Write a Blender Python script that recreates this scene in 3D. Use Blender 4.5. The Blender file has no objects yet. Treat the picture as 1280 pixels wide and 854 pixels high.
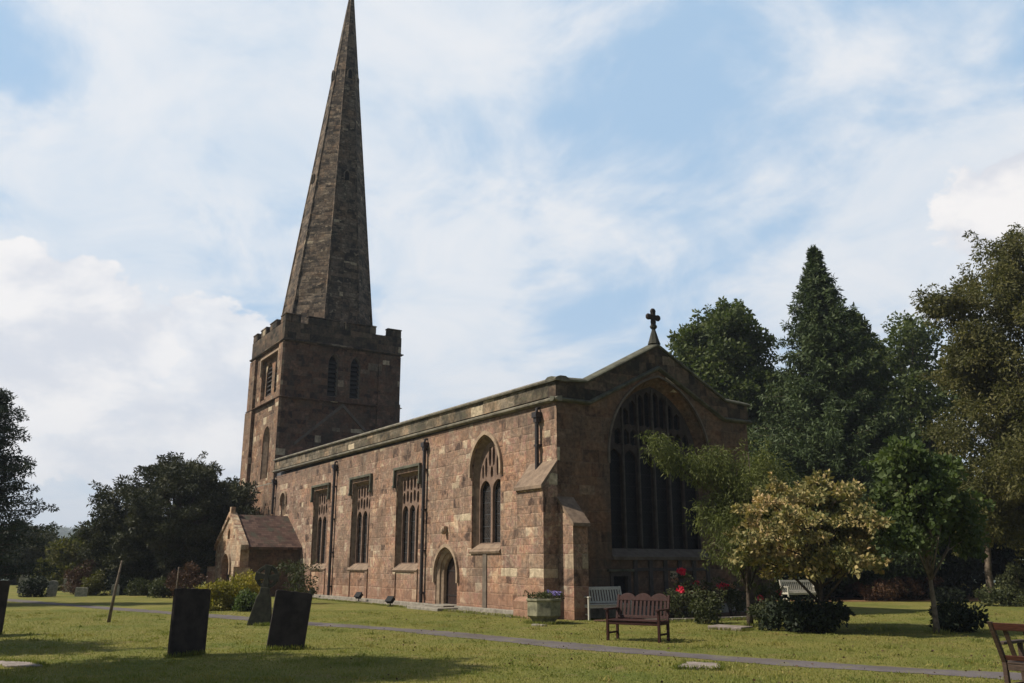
import bpy, bmesh, math, random
import numpy as np
from mathutils import Vector, Matrix
from mathutils.geometry import tessellate_polygon

S = bpy.context.scene
C = S.collection
R = math.radians
PI = math.pi

# ------------------------------------------------------------------ camera
CAM = np.array([22.375, -15.902, 1.6]); ALPHA = 0.5656; PITCH = 0.25393; FPX = 1075.0
cam = bpy.data.cameras.new('camera'); co = bpy.data.objects.new('camera', cam); C.objects.link(co)
cam.sensor_width = 36; cam.lens = FPX/1280*36; cam.clip_start = .1; cam.clip_end = 9000
co.location = CAM.tolist(); co.rotation_euler = (PI/2+PITCH, 0, PI/2-ALPHA)
S.camera = co

# ------------------------------------------------------------------ light
SUN_AZ, SUN_EL = R(206), R(47)          # compass bearing (north = +Y), elevation
sd = Vector((math.sin(SUN_AZ)*math.cos(SUN_EL), math.cos(SUN_AZ)*math.cos(SUN_EL), math.sin(SUN_EL)))
sl = bpy.data.lights.new('sun', 'SUN'); sl.energy = 4.5; sl.angle = R(.6); sl.color = (1, .93, .82)
so = bpy.data.objects.new('sun', sl); C.objects.link(so)
so.rotation_euler = sd.to_track_quat('Z', 'Y').to_euler()
S.view_settings.view_transform = 'Standard'; S.view_settings.look = 'None'
S.view_settings.exposure = .42; S.view_settings.gamma = 1; S.view_settings.use_curve_mapping = False

FW = np.array([-math.cos(ALPHA), math.sin(ALPHA), 0]); RT = np.array([math.sin(ALPHA), math.cos(ALPHA), 0])
UP = np.array([0, 0, 1.]); FF = FW*math.cos(PITCH)+UP*math.sin(PITCH); UU = -FW*math.sin(PITCH)+UP*math.cos(PITCH)
def sky_dir(px, py):                    # a compass direction of the sky, measured off the photograph
    d = FF*FPX+RT*(px-640)+UU*(427-py); return d/np.linalg.norm(d)
def spot(px, D):                        # a ground position D metres away
    p = CAM+FW*D+RT*D*(px-640)/(FPX/math.cos(PITCH)); return float(p[0]), float(p[1])

SPLIT = {'merlon', 'merlon_coping', 'porch_side_wall', 'porch_buttress', 'pilaster_strip', 'blocked_panel_rib', 'hinge', 'bracket', 'corner_buttress', 'mullion'}
# ---- node helper
class N:
    def __init__(s, tree): s.t = tree; s.n = tree.nodes; s.l = tree.links
    def new(s, typ, **kw):
        n = s.n.new(typ)
        for k, v in kw.items(): setattr(n, k, v)
        return n
    def put(s, sock, v):
        if v is None: return
        if hasattr(v, 'is_output'): s.l.new(v, sock)
        else: sock.default_value = v
    def m(s, op, a, b=None, c=None, clamp=False):
        n = s.new('ShaderNodeMath', operation=op, use_clamp=clamp)
        s.put(n.inputs[0], a); s.put(n.inputs[1], b); s.put(n.inputs[2], c)
        return n.outputs[0]
    def vm(s, op, a, b=None, scale=None):
        n = s.new('ShaderNodeVectorMath', operation=op)
        s.put(n.inputs[0], a); s.put(n.inputs[1], b)
        if scale is not None: s.put(n.inputs['Scale'], scale)
        return n.outputs['Value'] if op in ('DOT_PRODUCT', 'LENGTH', 'DISTANCE') else n.outputs[0]
    def xyz(s, x, y, z):
        n = s.new('ShaderNodeCombineXYZ'); s.put(n.inputs[0], x); s.put(n.inputs[1], y); s.put(n.inputs[2], z); return n.outputs[0]
    def sep(s, v):
        n = s.new('ShaderNodeSeparateXYZ'); s.put(n.inputs[0], v); return n.outputs
    def noise(s, vec, scale, detail=4, rough=.55, dist=0, out='Fac'):
        n = s.new('ShaderNodeTexNoise'); s.put(n.inputs['Vector'], vec); s.put(n.inputs['Scale'], scale)
        n.inputs['Detail'].default_value = detail; n.inputs['Roughness'].default_value = rough; n.inputs['Distortion'].default_value = dist
        return n.outputs[out]
    def white(s, vec):
        n = s.new('ShaderNodeTexWhiteNoise', noise_dimensions='3D'); s.put(n.inputs['Vector'], vec); return n.outputs
    def ramp(s, fac, stops, interp='LINEAR'):
        n = s.new('ShaderNodeValToRGB'); s.put(n.inputs[0], fac); r = n.color_ramp; r.interpolation = interp
        while len(r.elements) < len(stops): r.elements.new(.5)
        for e, (p, c) in zip(r.elements, stops):
            e.position = p; e.color = (c, c, c, 1) if isinstance(c, (int, float)) else (*c, 1)
        return n.outputs[0]
    def mix(s, fac, a, b, mode='MIX'):
        n = s.new('ShaderNodeMix', data_type='RGBA', blend_type=mode)
        s.put(n.inputs[0], fac)
        for k, v in ((6, a), (7, b)):
            if isinstance(v, tuple) and len(v) == 3: v = (*v, 1)
            s.put(n.inputs[k], v)
        return n.outputs[2]
    def map(s, v, a, b, c=0., d=1.):
        n = s.new('ShaderNodeMapRange'); n.interpolation_type = 'SMOOTHSTEP'
        s.put(n.inputs[0], v)
        for i, k in enumerate((a, b, c, d)): s.put(n.inputs[i+1], k)
        return n.outputs[0]

# ------------------------------------------------------------------ world
W = bpy.data.worlds.new('World'); S.world = W; W.use_nodes = True
n = N(W.node_tree); n.n.clear()
sky = n.new('ShaderNodeTexSky', sky_type='NISHITA'); sky.sun_disc = False
sky.sun_elevation = SUN_EL; sky.sun_rotation = SUN_AZ; sky.altitude = 50; sky.air_density = 1; sky.dust_density = .6; sky.ozone_density = 1.5
tc = n.new('ShaderNodeTexCoord').outputs['Generated']
x, y, z = n.sep(tc)
zz = n.m('MAXIMUM', z, .03)
plane = n.xyz(n.m('DIVIDE', x, n.m('ADD', zz, .30)), n.m('DIVIDE', y, n.m('ADD', zz, .30)), 0)   # cloud deck seen in perspective
high = n.noise(n.vm('MULTIPLY', plane, (1.0, 1.35, 1)), 1.5, 7, .56, .35)
fine = n.noise(n.vm('ADD', plane, (4.3, 1.7, 0)), 4.2, 7, .6, .5)
low = n.noise(n.vm('MULTIPLY', tc, (1, 1, 1.7)), 8.0, 8, .58, .15)
hz = n.m('ADD', n.m('MULTIPLY', high, .72), n.m('MULTIPLY', fine, .28))
veil = n.map(hz, .40, .55, .08, .95)
# cumulus heaps: three places in the sky
def heap(px, py, rad, soft, thr):
    d = n.vm('DISTANCE', n.vm('MULTIPLY', tc, (1, 1, 1.25)), tuple(sky_dir(px, py)*np.array([1, 1, 1.25])))
    q = n.m('SUBTRACT', n.m('ADD', n.m('DIVIDE', n.m('SUBTRACT', rad, d), soft), n.m('MULTIPLY', n.m('SUBTRACT', low, .5), thr)), 0)
    return n.map(q, 0., .26)
cum = n.m('MAXIMUM', heap(1330, 262, .115, .06, 3.4), n.m('MULTIPLY', heap(60, 425, .12, .05, 4.0), .9))
cum = n.m('MAXIMUM', cum, n.m('MULTIPLY', heap(215, 500, .15, .06, 4.0), .8))
blue = n.mix(.85, sky.outputs[0], (3.0, 4.55, 6.3))
band = n.map(z, .0, .35, 1., 0.)
vcol = n.mix(n.map(fine, .3, .7), (5.0, 5.7, 6.5), (6.4, 6.55, 6.8))
hcol = n.mix(n.map(low, .38, .62), (5.4, 5.6, 6.1), (7.4, 7.2, 7.1))
col = n.mix(veil, blue, vcol)
col = n.mix(n.m('MULTIPLY', band, .55), col, (5.2, 5.6, 6.1))
col = n.mix(cum, col, hcol)
# clouds only toward the view; unseen sky set dim blue to control shade fill
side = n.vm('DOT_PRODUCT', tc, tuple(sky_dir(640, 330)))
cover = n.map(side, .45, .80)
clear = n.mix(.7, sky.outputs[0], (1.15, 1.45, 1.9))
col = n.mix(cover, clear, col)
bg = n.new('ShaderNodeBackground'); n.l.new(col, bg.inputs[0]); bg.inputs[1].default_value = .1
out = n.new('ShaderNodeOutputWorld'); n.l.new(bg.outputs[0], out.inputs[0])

# ------------------------------------------------------------------ materials
MATS = {}
def mat_base(name, rough=.85, spec=.25):
    m = bpy.data.materials.new(name); m.use_nodes = True
    k = N(m.node_tree); b = m.node_tree.nodes['Principled BSDF']
    b.inputs['Roughness'].default_value = rough; b.inputs['Specular IOR Level'].default_value = spec
    MATS[name] = m
    return m, k, b
def bump(k, b, h, strength, dist=.02):
    bn = k.new('ShaderNodeBump'); bn.inputs['Strength'].default_value = strength; bn.inputs['Distance'].default_value = dist
    k.put(bn.inputs['Height'], h); k.l.new(bn.outputs[0], b.inputs['Normal'])

def ashlar(name, h=.36, w=.62, stops=None, pale=.93, stain=.5, stain_col=(.07, .06, .045), mortar=(.30, .24, .17), joint=.012, lich=None, mortar_amt=.3, run=0, grime=False, lth=.55):
    m, k, b = mat_base(name, .92, .15)
    uv = k.new('ShaderNodeTexCoord').outputs['UV']
    pos = k.new('ShaderNodeNewGeometry').outputs['Position']
    wob = k.noise(pos, 1.7, 5, .65, 0, 'Color')
    uvw = k.vm('ADD', uv, k.vm('SCALE', k.vm('SUBTRACT', wob, (.5, .5, .5)), scale=.10))
    u, v, _ = k.sep(uvw)
    # courses of uneven height
    vv = k.m('DIVIDE', v, h)
    vv = k.m('ADD', vv, k.m('MULTIPLY', k.m('SINE', k.m('MULTIPLY', vv, 1.7)), .22))
    row = k.m('FLOOR', vv); fv = k.m('FRACT', vv)
    rr = k.white(k.xyz(row, 3.7, 1.1))['Value']
    ww = k.m('MULTIPLY', w, k.m('ADD', .62, k.m('MULTIPLY', rr, .8)))
    uu = k.m('ADD', k.m('DIVIDE', u, ww), k.m('MULTIPLY', rr, 7.31))
    uu = k.m('ADD', uu, k.m('MULTIPLY', k.m('SINE', k.m('ADD', k.m('MULTIPLY', uu, 2.3), k.m('MULTIPLY', row, 2.1))), .25))
    col_ = k.m('FLOOR', uu); fu = k.m('FRACT', uu)
    wn = k.white(k.xyz(col_, row, .5)); cell = wn['Value']; cell2 = k.white(k.xyz(col_, row, 9.5))['Value']
    du = k.m('MULTIPLY', k.m('MINIMUM', fu, k.m('SUBTRACT', 1, fu)), ww)
    dv = k.m('MULTIPLY', k.m('MINIMUM', fv, k.m('SUBTRACT', 1, fv)), h)
    dj = k.m('MINIMUM', du, dv)
    joint_m = k.map(dj, joint*.4, joint*1.6, 1., 0.)
    soft = k.noise(pos, 1.5, 5, .7, .6)
    base = k.ramp(k.m('ADD', k.m('MULTIPLY', cell, .6), k.m('MULTIPLY', k.map(soft, .36, .64), .4)), stops)
    hue = k.noise(k.vm('ADD', pos, (9, 3, 5)), .8, 5, .7)
    base = k.mix(1, base, k.ramp(hue, [(.34, (.72, .74, .76)), (.5, (1, .97, .94)), (.64, (1.22, 1.04, .90))]), 'MULTIPLY')
    base = k.mix(k.map(cell2, pale, pale+.02), base, (.50, .40, .27))
    tone = k.noise(pos, 7, 6, .7); base = k.mix(1, base, k.ramp(tone, [(.25, .40), (.5, .88), (.75, 1.45)]), 'MULTIPLY')
    patch = k.noise(k.vm('MULTIPLY', pos, (1, 1, .6)), .55, 5, .62)
    base = k.mix(k.m('MULTIPLY', k.map(patch, .50, .68), stain), base, stain_col)
    if run:      # rain streaks
        st = k.noise(k.vm('MULTIPLY', pos, (3.2, 3.2, .28)), 1, 4, .6)
        base = k.mix(k.m('MULTIPLY', k.map(st, .53, .70), run), base, (.06, .05, .04))
    if grime:    # red algae low down, sooty weathering under the string and round the openings
        zc = k.sep(pos)[2]; gn = k.noise(pos, 1.1, 5, .65)
        base = k.mix(k.m('MULTIPLY', k.map(k.m('ADD', zc, k.m('MULTIPLY', gn, 2.2)), 2.6, 1.1), .5), base, (.25, .125, .075))
        base = k.mix(k.m('MULTIPLY', k.map(k.m('ADD', zc, k.m('MULTIPLY', gn, 2.4)), 7.0, 8.1), .5), base, (.09, .065, .05))
    base = k.mix(k.m('MULTIPLY', joint_m, mortar_amt), base, mortar)
    if lich:
        li = k.noise(k.vm('MULTIPLY', pos, (1, 1, 1.8)), 2.4, 6, .7); base = k.mix(k.m('MULTIPLY', k.map(li, lth, lth+.05), lich[0]), base, lich[1])
    k.l.new(base, b.inputs['Base Color'])
    hgt = k.m('ADD', k.m('MULTIPLY', k.map(dj, 0, joint*2.5), 1.), k.m('ADD', k.m('MULTIPLY', tone, .8), k.m('MULTIPLY', cell, .5)))
    bump(k, b, hgt, .45, .02)
    return m
WALL = [(.10, (.085, .055, .040)), (.22, (.20, .125, .085)), (.34, (.31, .195, .125)), (.46, (.20, .135, .095)), (.58, (.36, .25, .16)), (.68, (.27, .15, .11)), (.78, (.33, .23, .155)), (.92, (.47, .37, .25))]
TOWER_SHADE = [(.12, (.05, .034, .026)), (.35, (.125, .068, .045)), (.5, (.15, .09, .06)), (.65, (.10, .075, .055)), (.9, (.22, .125, .085))]
EAST_SHADE = [(0, (.07, .045, .032)), (.25, (.13, .08, .052)), (.5, (.18, .115, .075)), (.75, (.13, .09, .062)), (1, (.23, .15, .10))]  # east-side stone darkened: the wall's shade is put into the colour
ashlar('red_sandstone', .31, .56, [(p, (1.05*c[0], 1.08*c[1], 1.16*c[2])) for p, c in WALL], .968, .5, (.115, .08, .055), (.26, .19, .125), .012, run=.4, mortar_amt=.22, grime=True)
ashlar('shaded_sandstone', .37, .62, EAST_SHADE, .97, .6, (.07, .055, .04), (.15, .11, .08), .012, run=.3)
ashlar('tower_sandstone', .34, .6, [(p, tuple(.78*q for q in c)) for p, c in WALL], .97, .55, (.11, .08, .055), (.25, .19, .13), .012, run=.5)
ashlar('tower_shaded_stone', .34, .6, TOWER_SHADE, .98, .6, (.04, .035, .028), (.10, .075, .055), .012, run=.5)  # darker copy for the tower's east face, shade put into the colour
ashlar('spire_stone', .26, .55, [(.15, (.035, .030, .025)), (.4, (.095, .074, .056)), (.65, (.15, .115, .085)), (.9, (.21, .165, .12))], .985, .55, (.055, .042, .032), (.03, .024, .02), .014, lich=(.7, (.33, .26, .18)), mortar_amt=.6, lth=.585)
ashlar('parapet_stone', .62, .8, [(0.1, (.055, .047, .034)), (.4, (.14, .115, .08)), (.65, (.20, .165, .12)), (.9, (.31, .25, .18))], .95, .6, (.06, .055, .04), (.08, .065, .05), .014, lich=(.5, (.10, .095, .06)))
ashlar('battlement_stone', .4, .6, [(.1, (.03, .027, .022)), (.5, (.09, .066, .048)), (.9, (.16, .115, .08))], .98, .5, (.03, .028, .022), (.04, .03, .025), .012, lich=(.35, (.09, .085, .055)))
ashlar('porch_ashlar', .2, .36, [(0, (.19, .11, .08)), (.3, (.33, .22, .15)), (.6, (.42, .32, .22)), (1, (.50, .40, .29))], .9, .35, (.13, .10, .07), (.36, .29, .2), .01)
ashlar('porch_side', .25, .45, [(p, tuple(.8*q for q in c)) for p, c in EAST_SHADE], .98, .5, (.05, .045, .035), (.10, .08, .06), .01)  # porch side walls take the shade-darkened east palette

def plain(name, col, col2=None, scale=6, rough=.85, spec=.25, bmp=.3, bd=.01, metal=0):
    m, k, b = mat_base(name, rough, spec); b.inputs['Metallic'].default_value = metal
    pos = k.new('ShaderNodeNewGeometry').outputs['Position']
    f = k.noise(pos, scale, 6, .65)
    c2 = col2 or tuple(.6*q for q in col)
    k.l.new(k.ramp(f, [(.3, c2), (.62, col)]), b.inputs['Base Color'])
    if bmp: bump(k, b, k.noise(pos, scale*5, 4, .6), bmp, bd)
    return m
plain('trim_stone', (.36, .26, .175), (.17, .12, .08), 4)
plain('shaded_trim', (.15, .12, .09), (.085, .065, .05), 4)  # darker copy of trim_stone with the shade in its colour
plain('coping_stone', (.22, .195, .145), (.06, .055, .04), 3)
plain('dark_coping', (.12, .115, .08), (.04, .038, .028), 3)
plain('tracery_stone', (.22, .145, .105), (.11, .07, .05), 5)
plain('jamb_stone', (.24, .17, .115), (.11, .075, .052), 4)  # darker than trim_stone: window reveal shade is put into the colour
plain('east_mullion', (.085, .07, .06), (.045, .037, .03), 5)  # east window stonework, here and below: shade put into the colour
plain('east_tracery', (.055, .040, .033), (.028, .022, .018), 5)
plain('lead_roof', (.10, .10, .105), (.05, .05, .055), 2, .6, .4)
plain('iron_pipe', (.028, .02, .018), (.016, .012, .011), 9, .5, .4, .1)
plain('dark_void', (.006, .006, .006), (.004, .004, .004), 4, .9, .1, 0)  # near-black sheets standing in for the darkness of unlit interiors
plain('louvre_slate', (.035, .03, .028), None, 6)
plain('oak_door', (.035, .018, .012), (.016, .009, .006), 12, .7)
plain('black_lamp', (.006, .006, .006), None, 6, .7, .2, 0)
plain('slate_headstone', (.052, .040, .034), (.020, .016, .014), 3.5, .8, .15, .4)
plain('mossy_headstone', (.055, .052, .036), (.02, .02, .016), 7)
plain('pale_gravestone', (.34, .32, .27), (.14, .14, .11), 7)
plain('ledger_stone', (.27, .22, .19), (.12, .10, .08), 6)
plain('planter_stone', (.26, .24, .15), (.09, .085, .055), 6)
plain('kerb_stone', (.28, .25, .20), (.12, .105, .08), 5)
plain('soil', (.13, .075, .045), (.05, .030, .020), 3, .95, .1, .8, .03)
plain('leaf_litter', (.26, .14, .07), (.12, .07, .038), 4, .95, .1, .6, .03)
plain('bark', (.10, .075, .055), (.035, .028, .021), 9, .9, .1, .8, .02)
plain('pale_bark', (.19, .15, .11), (.075, .06, .045), 9, .9, .1, .6, .02)
plain('stem_green', (.06, .09, .03), None, 9)
def slab_paint(name, a, b_, scale=14):
    m, k, b = mat_base(name, .6, .2)
    tcn = k.new('ShaderNodeTexCoord').outputs['Object']
    f = k.noise(k.vm('MULTIPLY', tcn, (1, 6, 6)), scale, 5, .6)
    k.l.new(k.ramp(f, [(.32, b_), (.66, a)]), b.inputs['Base Color']); bump(k, b, f, .3, .004)
slab_paint('stained_wood', (.048, .015, .010), (.018, .006, .004))
slab_paint('weathered_wood', (.62, .58, .48), (.34, .31, .25))
slab_paint('old_wood', (.085, .055, .038), (.03, .02, .015))
slab_paint('rail_wood', (.12, .045, .032), (.05, .022, .016))
# window glass with leaded lights
def glass(name, c1, c2, lead=.13, sp=.6):
    m, k, b = mat_base(name, .18, sp)
    uv = k.new('ShaderNodeTexCoord').outputs['UV']
    u, v, _ = k.sep(uv)
    a = k.m('DIVIDE', k.m('ADD', u, v), lead); c = k.m('DIVIDE', k.m('SUBTRACT', u, v), lead)
    fa = k.m('ABSOLUTE', k.m('SUBTRACT', k.m('FRACT', a), .5)); fc = k.m('ABSOLUTE', k.m('SUBTRACT', k.m('FRACT', c), .5))
    ld = k.map(k.m('MAXIMUM', fa, fc), .44, .47)
    cell = k.white(k.xyz(k.m('FLOOR', a), k.m('FLOOR', c), 2))
    bars = k.map(k.m('ABSOLUTE', k.m('SUBTRACT', k.m('FRACT', k.m('DIVIDE', v, .42)), .5)), .46, .48)
    col = k.mix(cell['Value'], (*c1, 1), (*c2, 1))
    col = k.mix(k.m('MAXIMUM', ld, bars), col, (.03, .03, .032, 1))
    k.l.new(col, b.inputs['Base Color'])
    k.l.new(k.m('ADD', .12 if sp > .3 else .45, k.m('MULTIPLY', k.m('MAXIMUM', ld, bars), .6)), b.inputs['Roughness'])
    bn = k.new('ShaderNodeBump'); bn.inputs['Strength'].default_value = .25; bn.inputs['Distance'].default_value = .01
    k.put(bn.inputs['Height'], cell['Value']); k.l.new(bn.outputs[0], b.inputs['Normal'])
glass('leaded_glass', (.020, .018, .017), (.045, .036, .03))
glass('dark_glass', (.006, .006, .007), (.012, .011, .012), sp=.12)
# roof tiles
def tiles():
    m, k, b = mat_base('clay_tiles', .9, .15)
    uv = k.new('ShaderNodeTexCoord').outputs['UV']; u, v, _ = k.sep(uv)
    r = k.m('DIVIDE', v, .2); row = k.m('FLOOR', r)
    c = k.m('ADD', k.m('DIVIDE', u, .26), k.m('MULTIPLY', row, .5))
    cell = k.white(k.xyz(k.m('FLOOR', c), row, 1))['Value']
    gap = k.m('MAXIMUM', k.map(k.m('FRACT', r), .0, .22, 1., 0.), k.map(k.m('FRACT', c), .0, .09, 1., 0.))
    pos = k.new('ShaderNodeNewGeometry').outputs['Position']
    col = k.ramp(cell, [(0, (.060, .036, .030)), (.5, (.095, .056, .044)), (1, (.135, .085, .065))])
    col = k.mix(k.map(k.noise(pos, 1.6, 5, .6), .48, .68), col, (.075, .07, .05, 1))
    col = k.mix(k.m('MULTIPLY', gap, .55), col, (.02, .014, .012, 1))
    k.l.new(col, b.inputs['Base Color']); bump(k, b, k.m('ADD', k.m('FRACT', r), cell), .6, .03)
tiles()
# leaves: colour varies by leaf
def leafmat(name, stops, trans=.28, rough=.6, spec=.2):
    m, k, b = mat_base(name, rough, spec)
    a = k.new('ShaderNodeAttribute', attribute_name='tint').outputs['Fac']
    pos = k.new('ShaderNodeNewGeometry').outputs['Position']
    f = k.m('ADD', k.m('MULTIPLY', a, .6), k.m('MULTIPLY', k.map(k.noise(pos, .9, 3, .6), .3, .7), .4))
    col = k.ramp(f, stops)
    k.l.new(col, b.inputs['Base Color'])
    tr = k.new('ShaderNodeBsdfTranslucent'); k.l.new(k.mix(1, col, (1.1, 1.25, .6, 1), 'MULTIPLY'), tr.inputs[0])
    mx = k.new('ShaderNodeMixShader'); mx.inputs[0].default_value = trans
    k.l.new(b.outputs[0], mx.inputs[1]); k.l.new(tr.outputs[0], mx.inputs[2])
    k.l.new(mx.outputs[0], m.node_tree.nodes['Material Output'].inputs[0])
def sc(c, f): return tuple(q*f for q in c)
leafmat('broad_leaf', [(0, (.030, .044, .013)), (.5, (.068, .088, .024)), (1, (.135, .150, .045))])
leafmat('conifer_leaf', [(0, (.014, .026, .012)), (.5, (.030, .050, .020)), (1, (.055, .080, .032))], .12)
leafmat('spruce_leaf', [(0, (.022, .036, .013)), (.5, (.050, .072, .024)), (1, (.10, .125, .042))], .15)
leafmat('yew_leaf', [(0, (.018, .022, .010)), (.5, (.038, .042, .016)), (1, (.080, .075, .030))], .12)
leafmat('cedar_leaf', [(0, (.014, .022, .015)), (.6, (.032, .045, .028)), (1, (.065, .080, .045))], .1)
leafmat('olive_leaf', [(0, (.040, .044, .013)), (.5, (.092, .088, .026)), (1, (.16, .135, .042))], .3)
leafmat('feather_leaf', [(0, (.055, .065, .018)), (.5, (.11, .125, .034)), (1, (.19, .19, .055))], .3)
leafmat('golden_leaf', [(0, (.045, .055, .018)), (.32, (.13, .13, .045)), (.62, (.34, .27, .11)), (.85, (.46, .30, .15)), (1, (.62, .50, .28))], .2)
leafmat('fresh_leaf', [(0, (.030, .048, .014)), (.5, (.062, .088, .025)), (1, (.125, .150, .050))], .3)
leafmat('dark_leaf', [(0, (.010, .014, .007)), (.5, (.018, .026, .011)), (1, (.032, .042, .018))], .1)
leafmat('brown_leaf', [(0, (.040, .020, .012)), (.5, (.075, .038, .022)), (1, (.12, .065, .035))], .15)
leafmat('shrub_leaf', [(0, (.025, .032, .012)), (.5, (.052, .060, .022)), (1, (.10, .10, .04))], .2)
leafmat('yellow_leaf', [(0, (.075, .085, .02)), (.45, (.22, .19, .035)), (1, (.40, .31, .06))], .3)
leafmat('rose_petal', [(0, (.65, .02, .05)), (.5, (.82, .04, .10)), (1, (.9, .18, .24))], .3)
leafmat('pale_petal', [(0, (.4, .2, .12)), (1, (.6, .35, .25))], .3)
leafmat('violet_petal', [(0, (.14, .11, .32)), (.6, (.25, .20, .5)), (1, (.5, .42, .65))], .2)
leafmat('grass_blade', [(0, (.115, .145, .028)), (.45, (.195, .198, .044)), (.75, (.28, .235, .07)), (1, (.32, .23, .10))], .3)

# ------------------------------------------------------------------ mesh helpers
def boxuv(me):
    uv = me.uv_layers.new(name='UVMap'); nl = len(me.loops)
    vco = np.empty(len(me.vertices)*3, np.float32); me.vertices.foreach_get('co', vco); vco = vco.reshape(-1, 3)
    li = np.empty(nl, np.int32); me.loops.foreach_get('vertex_index', li)
    pn = np.empty(len(me.polygons)*3, np.float32); me.polygons.foreach_get('normal', pn); pn = pn.reshape(-1, 3)
    ls = np.empty(len(me.polygons), np.int32); me.polygons.foreach_get('loop_total', ls)
    nn = np.repeat(pn, ls, axis=0); p = vco[li]
    hl = np.hypot(nn[:, 0], nn[:, 1]); flat = hl < .25
    hs = np.maximum(hl, 1e-6); tx = -nn[:, 1]/hs; ty = nn[:, 0]/hs
    u = p[:, 0]*tx+p[:, 1]*ty; v = p[:, 2]/np.maximum(hl, .3)
    u = np.where(flat, p[:, 0], u); v = np.where(flat, p[:, 1], v)
    uv.data.foreach_set('uv', np.stack([u, v], 1).astype(np.float32).ravel())

ROOTLOC = {}
def link(name, me, mat, parent=None):
    o = bpy.data.objects.new(name, me); C.objects.link(o)
    if mat: me.materials.append(MATS[mat])
    if parent is not None: o.parent = parent
    return o
def obj(name, bm, mat, parent=None, smooth=False, bev=0):
    bmesh.ops.recalc_face_normals(bm, faces=bm.faces)
    me = bpy.data.meshes.new(name); bm.to_mesh(me); bm.free()
    off = ROOTLOC.get(parent.name if parent else None)
    boxuv(me)
    if off is not None: me.transform(Matrix.Translation(-Vector(off)))
    if smooth: me.shade_smooth()
    o = link(name, me, mat, parent)
    if parent is not None and off is not None: ROOTLOC[o.name] = off
    if bev:
        b = o.modifiers.new('bevel', 'BEVEL'); b.width = bev; b.segments = 2; b.limit_method = 'ANGLE'
    return o
def thing(name, label, cat, loc=(0, 0, 0), rotz=0, group=None, worldmesh=False):
    o = bpy.data.objects.new(name, None); C.objects.link(o); o.empty_display_size = .3
    o.location = loc; o.rotation_euler = (0, 0, rotz)
    tag(o, label, cat, group)
    if worldmesh: ROOTLOC[o.name] = loc
    return o
def tag(o, label=None, cat=None, group=None, kind=None):
    if label: o['label'] = label
    if cat: o['category'] = cat
    if group: o['group'] = group
    if kind: o['kind'] = kind
    return o
def bx(bm, x0, y0, z0, x1, y1, z1, mtx=None):
    vs = [bm.verts.new(p) for p in ((x0, y0, z0), (x1, y0, z0), (x1, y1, z0), (x0, y1, z0), (x0, y0, z1), (x1, y0, z1), (x1, y1, z1), (x0, y1, z1))]
    for f in ((0, 3, 2, 1), (4, 5, 6, 7), (0, 1, 5, 4), (1, 2, 6, 5), (2, 3, 7, 6), (3, 0, 4, 7)): bm.faces.new([vs[i] for i in f])
    if mtx is not None:
        for v in vs: v.co = mtx @ v.co
    return vs
def prism(bm, pts, fn, d0, d1):          # pts: (u, z) outline; fn(u, z, d) -> 3D
    a = [bm.verts.new(fn(u, z, d0)) for u, z in pts]; b = [bm.verts.new(fn(u, z, d1)) for u, z in pts]
    bm.faces.new(a); bm.faces.new(b[::-1])
    for i in range(len(pts)):
        j = (i+1) % len(pts); bm.faces.new((a[i], b[i], b[j], a[j]))
def plate(bm, outer, holes, fn, d0, d1):
    loops = [outer]+holes; flat = [p for l in loops for p in l]
    tris = tessellate_polygon([[Vector((u, z, 0)) for u, z in l] for l in loops])
    A = [bm.verts.new(fn(u, z, d0)) for u, z in flat]; B = [bm.verts.new(fn(u, z, d1)) for u, z in flat]
    for t in tris:
        try: bm.faces.new([A[i] for i in t]); bm.faces.new([B[i] for i in reversed(t)])
        except ValueError: pass
    k = 0
    for l in loops:
        for i in range(len(l)):
            j = (i+1) % len(l); bm.faces.new((A[k+i], B[k+i], B[k+j], A[k+j]))
        k += len(l)
def band(bm, P, Q, fn, d0, d1, d2=None, d3=None):   # solid strip between polylines P (outer) and Q (inner), from depth d0 (back) to d1 (front)
    d2 = d0 if d2 is None else d2; d3 = d1 if d3 is None else d3
    rows = [[bm.verts.new(fn(*p, d)) for p in L] for L, d in ((P, d0), (P, d1), (Q, d3), (Q, d2))]
    for i in range(len(P)-1):
        for k in range(4):
            r, s = rows[k], rows[(k+1) % 4]; bm.faces.new((r[i], r[i+1], s[i+1], s[i]))
    bm.faces.new([r[0] for r in rows]); bm.faces.new([r[-1] for r in rows][::-1])
def arch(u0, u1, z0, zs, zt, n_=10):      # pointed-arch outline from the lower left corner round to the lower right
    w = (u1-u0)/2; r = zt-zs; pts = [(u0, z0)]
    if r >= w:
        Rr = (w*w+r*r)/(2*w); th = math.asin(min(1, r/Rr))
        L = [(u0+Rr-Rr*math.cos(th*i/n_), zs+Rr*math.sin(th*i/n_)) for i in range(n_+1)]
    else:
        L = [(u0+w-w*math.cos(PI/2*(i/n_)**.9), zs+r*math.sin(PI/2*(i/n_)**.9)**.85) for i in range(n_+1)]
    pts += L; pts += [(u0+u1-a, b) for a, b in L[-2::-1]]; pts.append((u1, z0))
    return pts
def grow(u0, u1, z0, zs, zt, g, n_=10): return arch(u0-g, u1+g, z0, zs, zt+g*1.25, n_)
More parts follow.
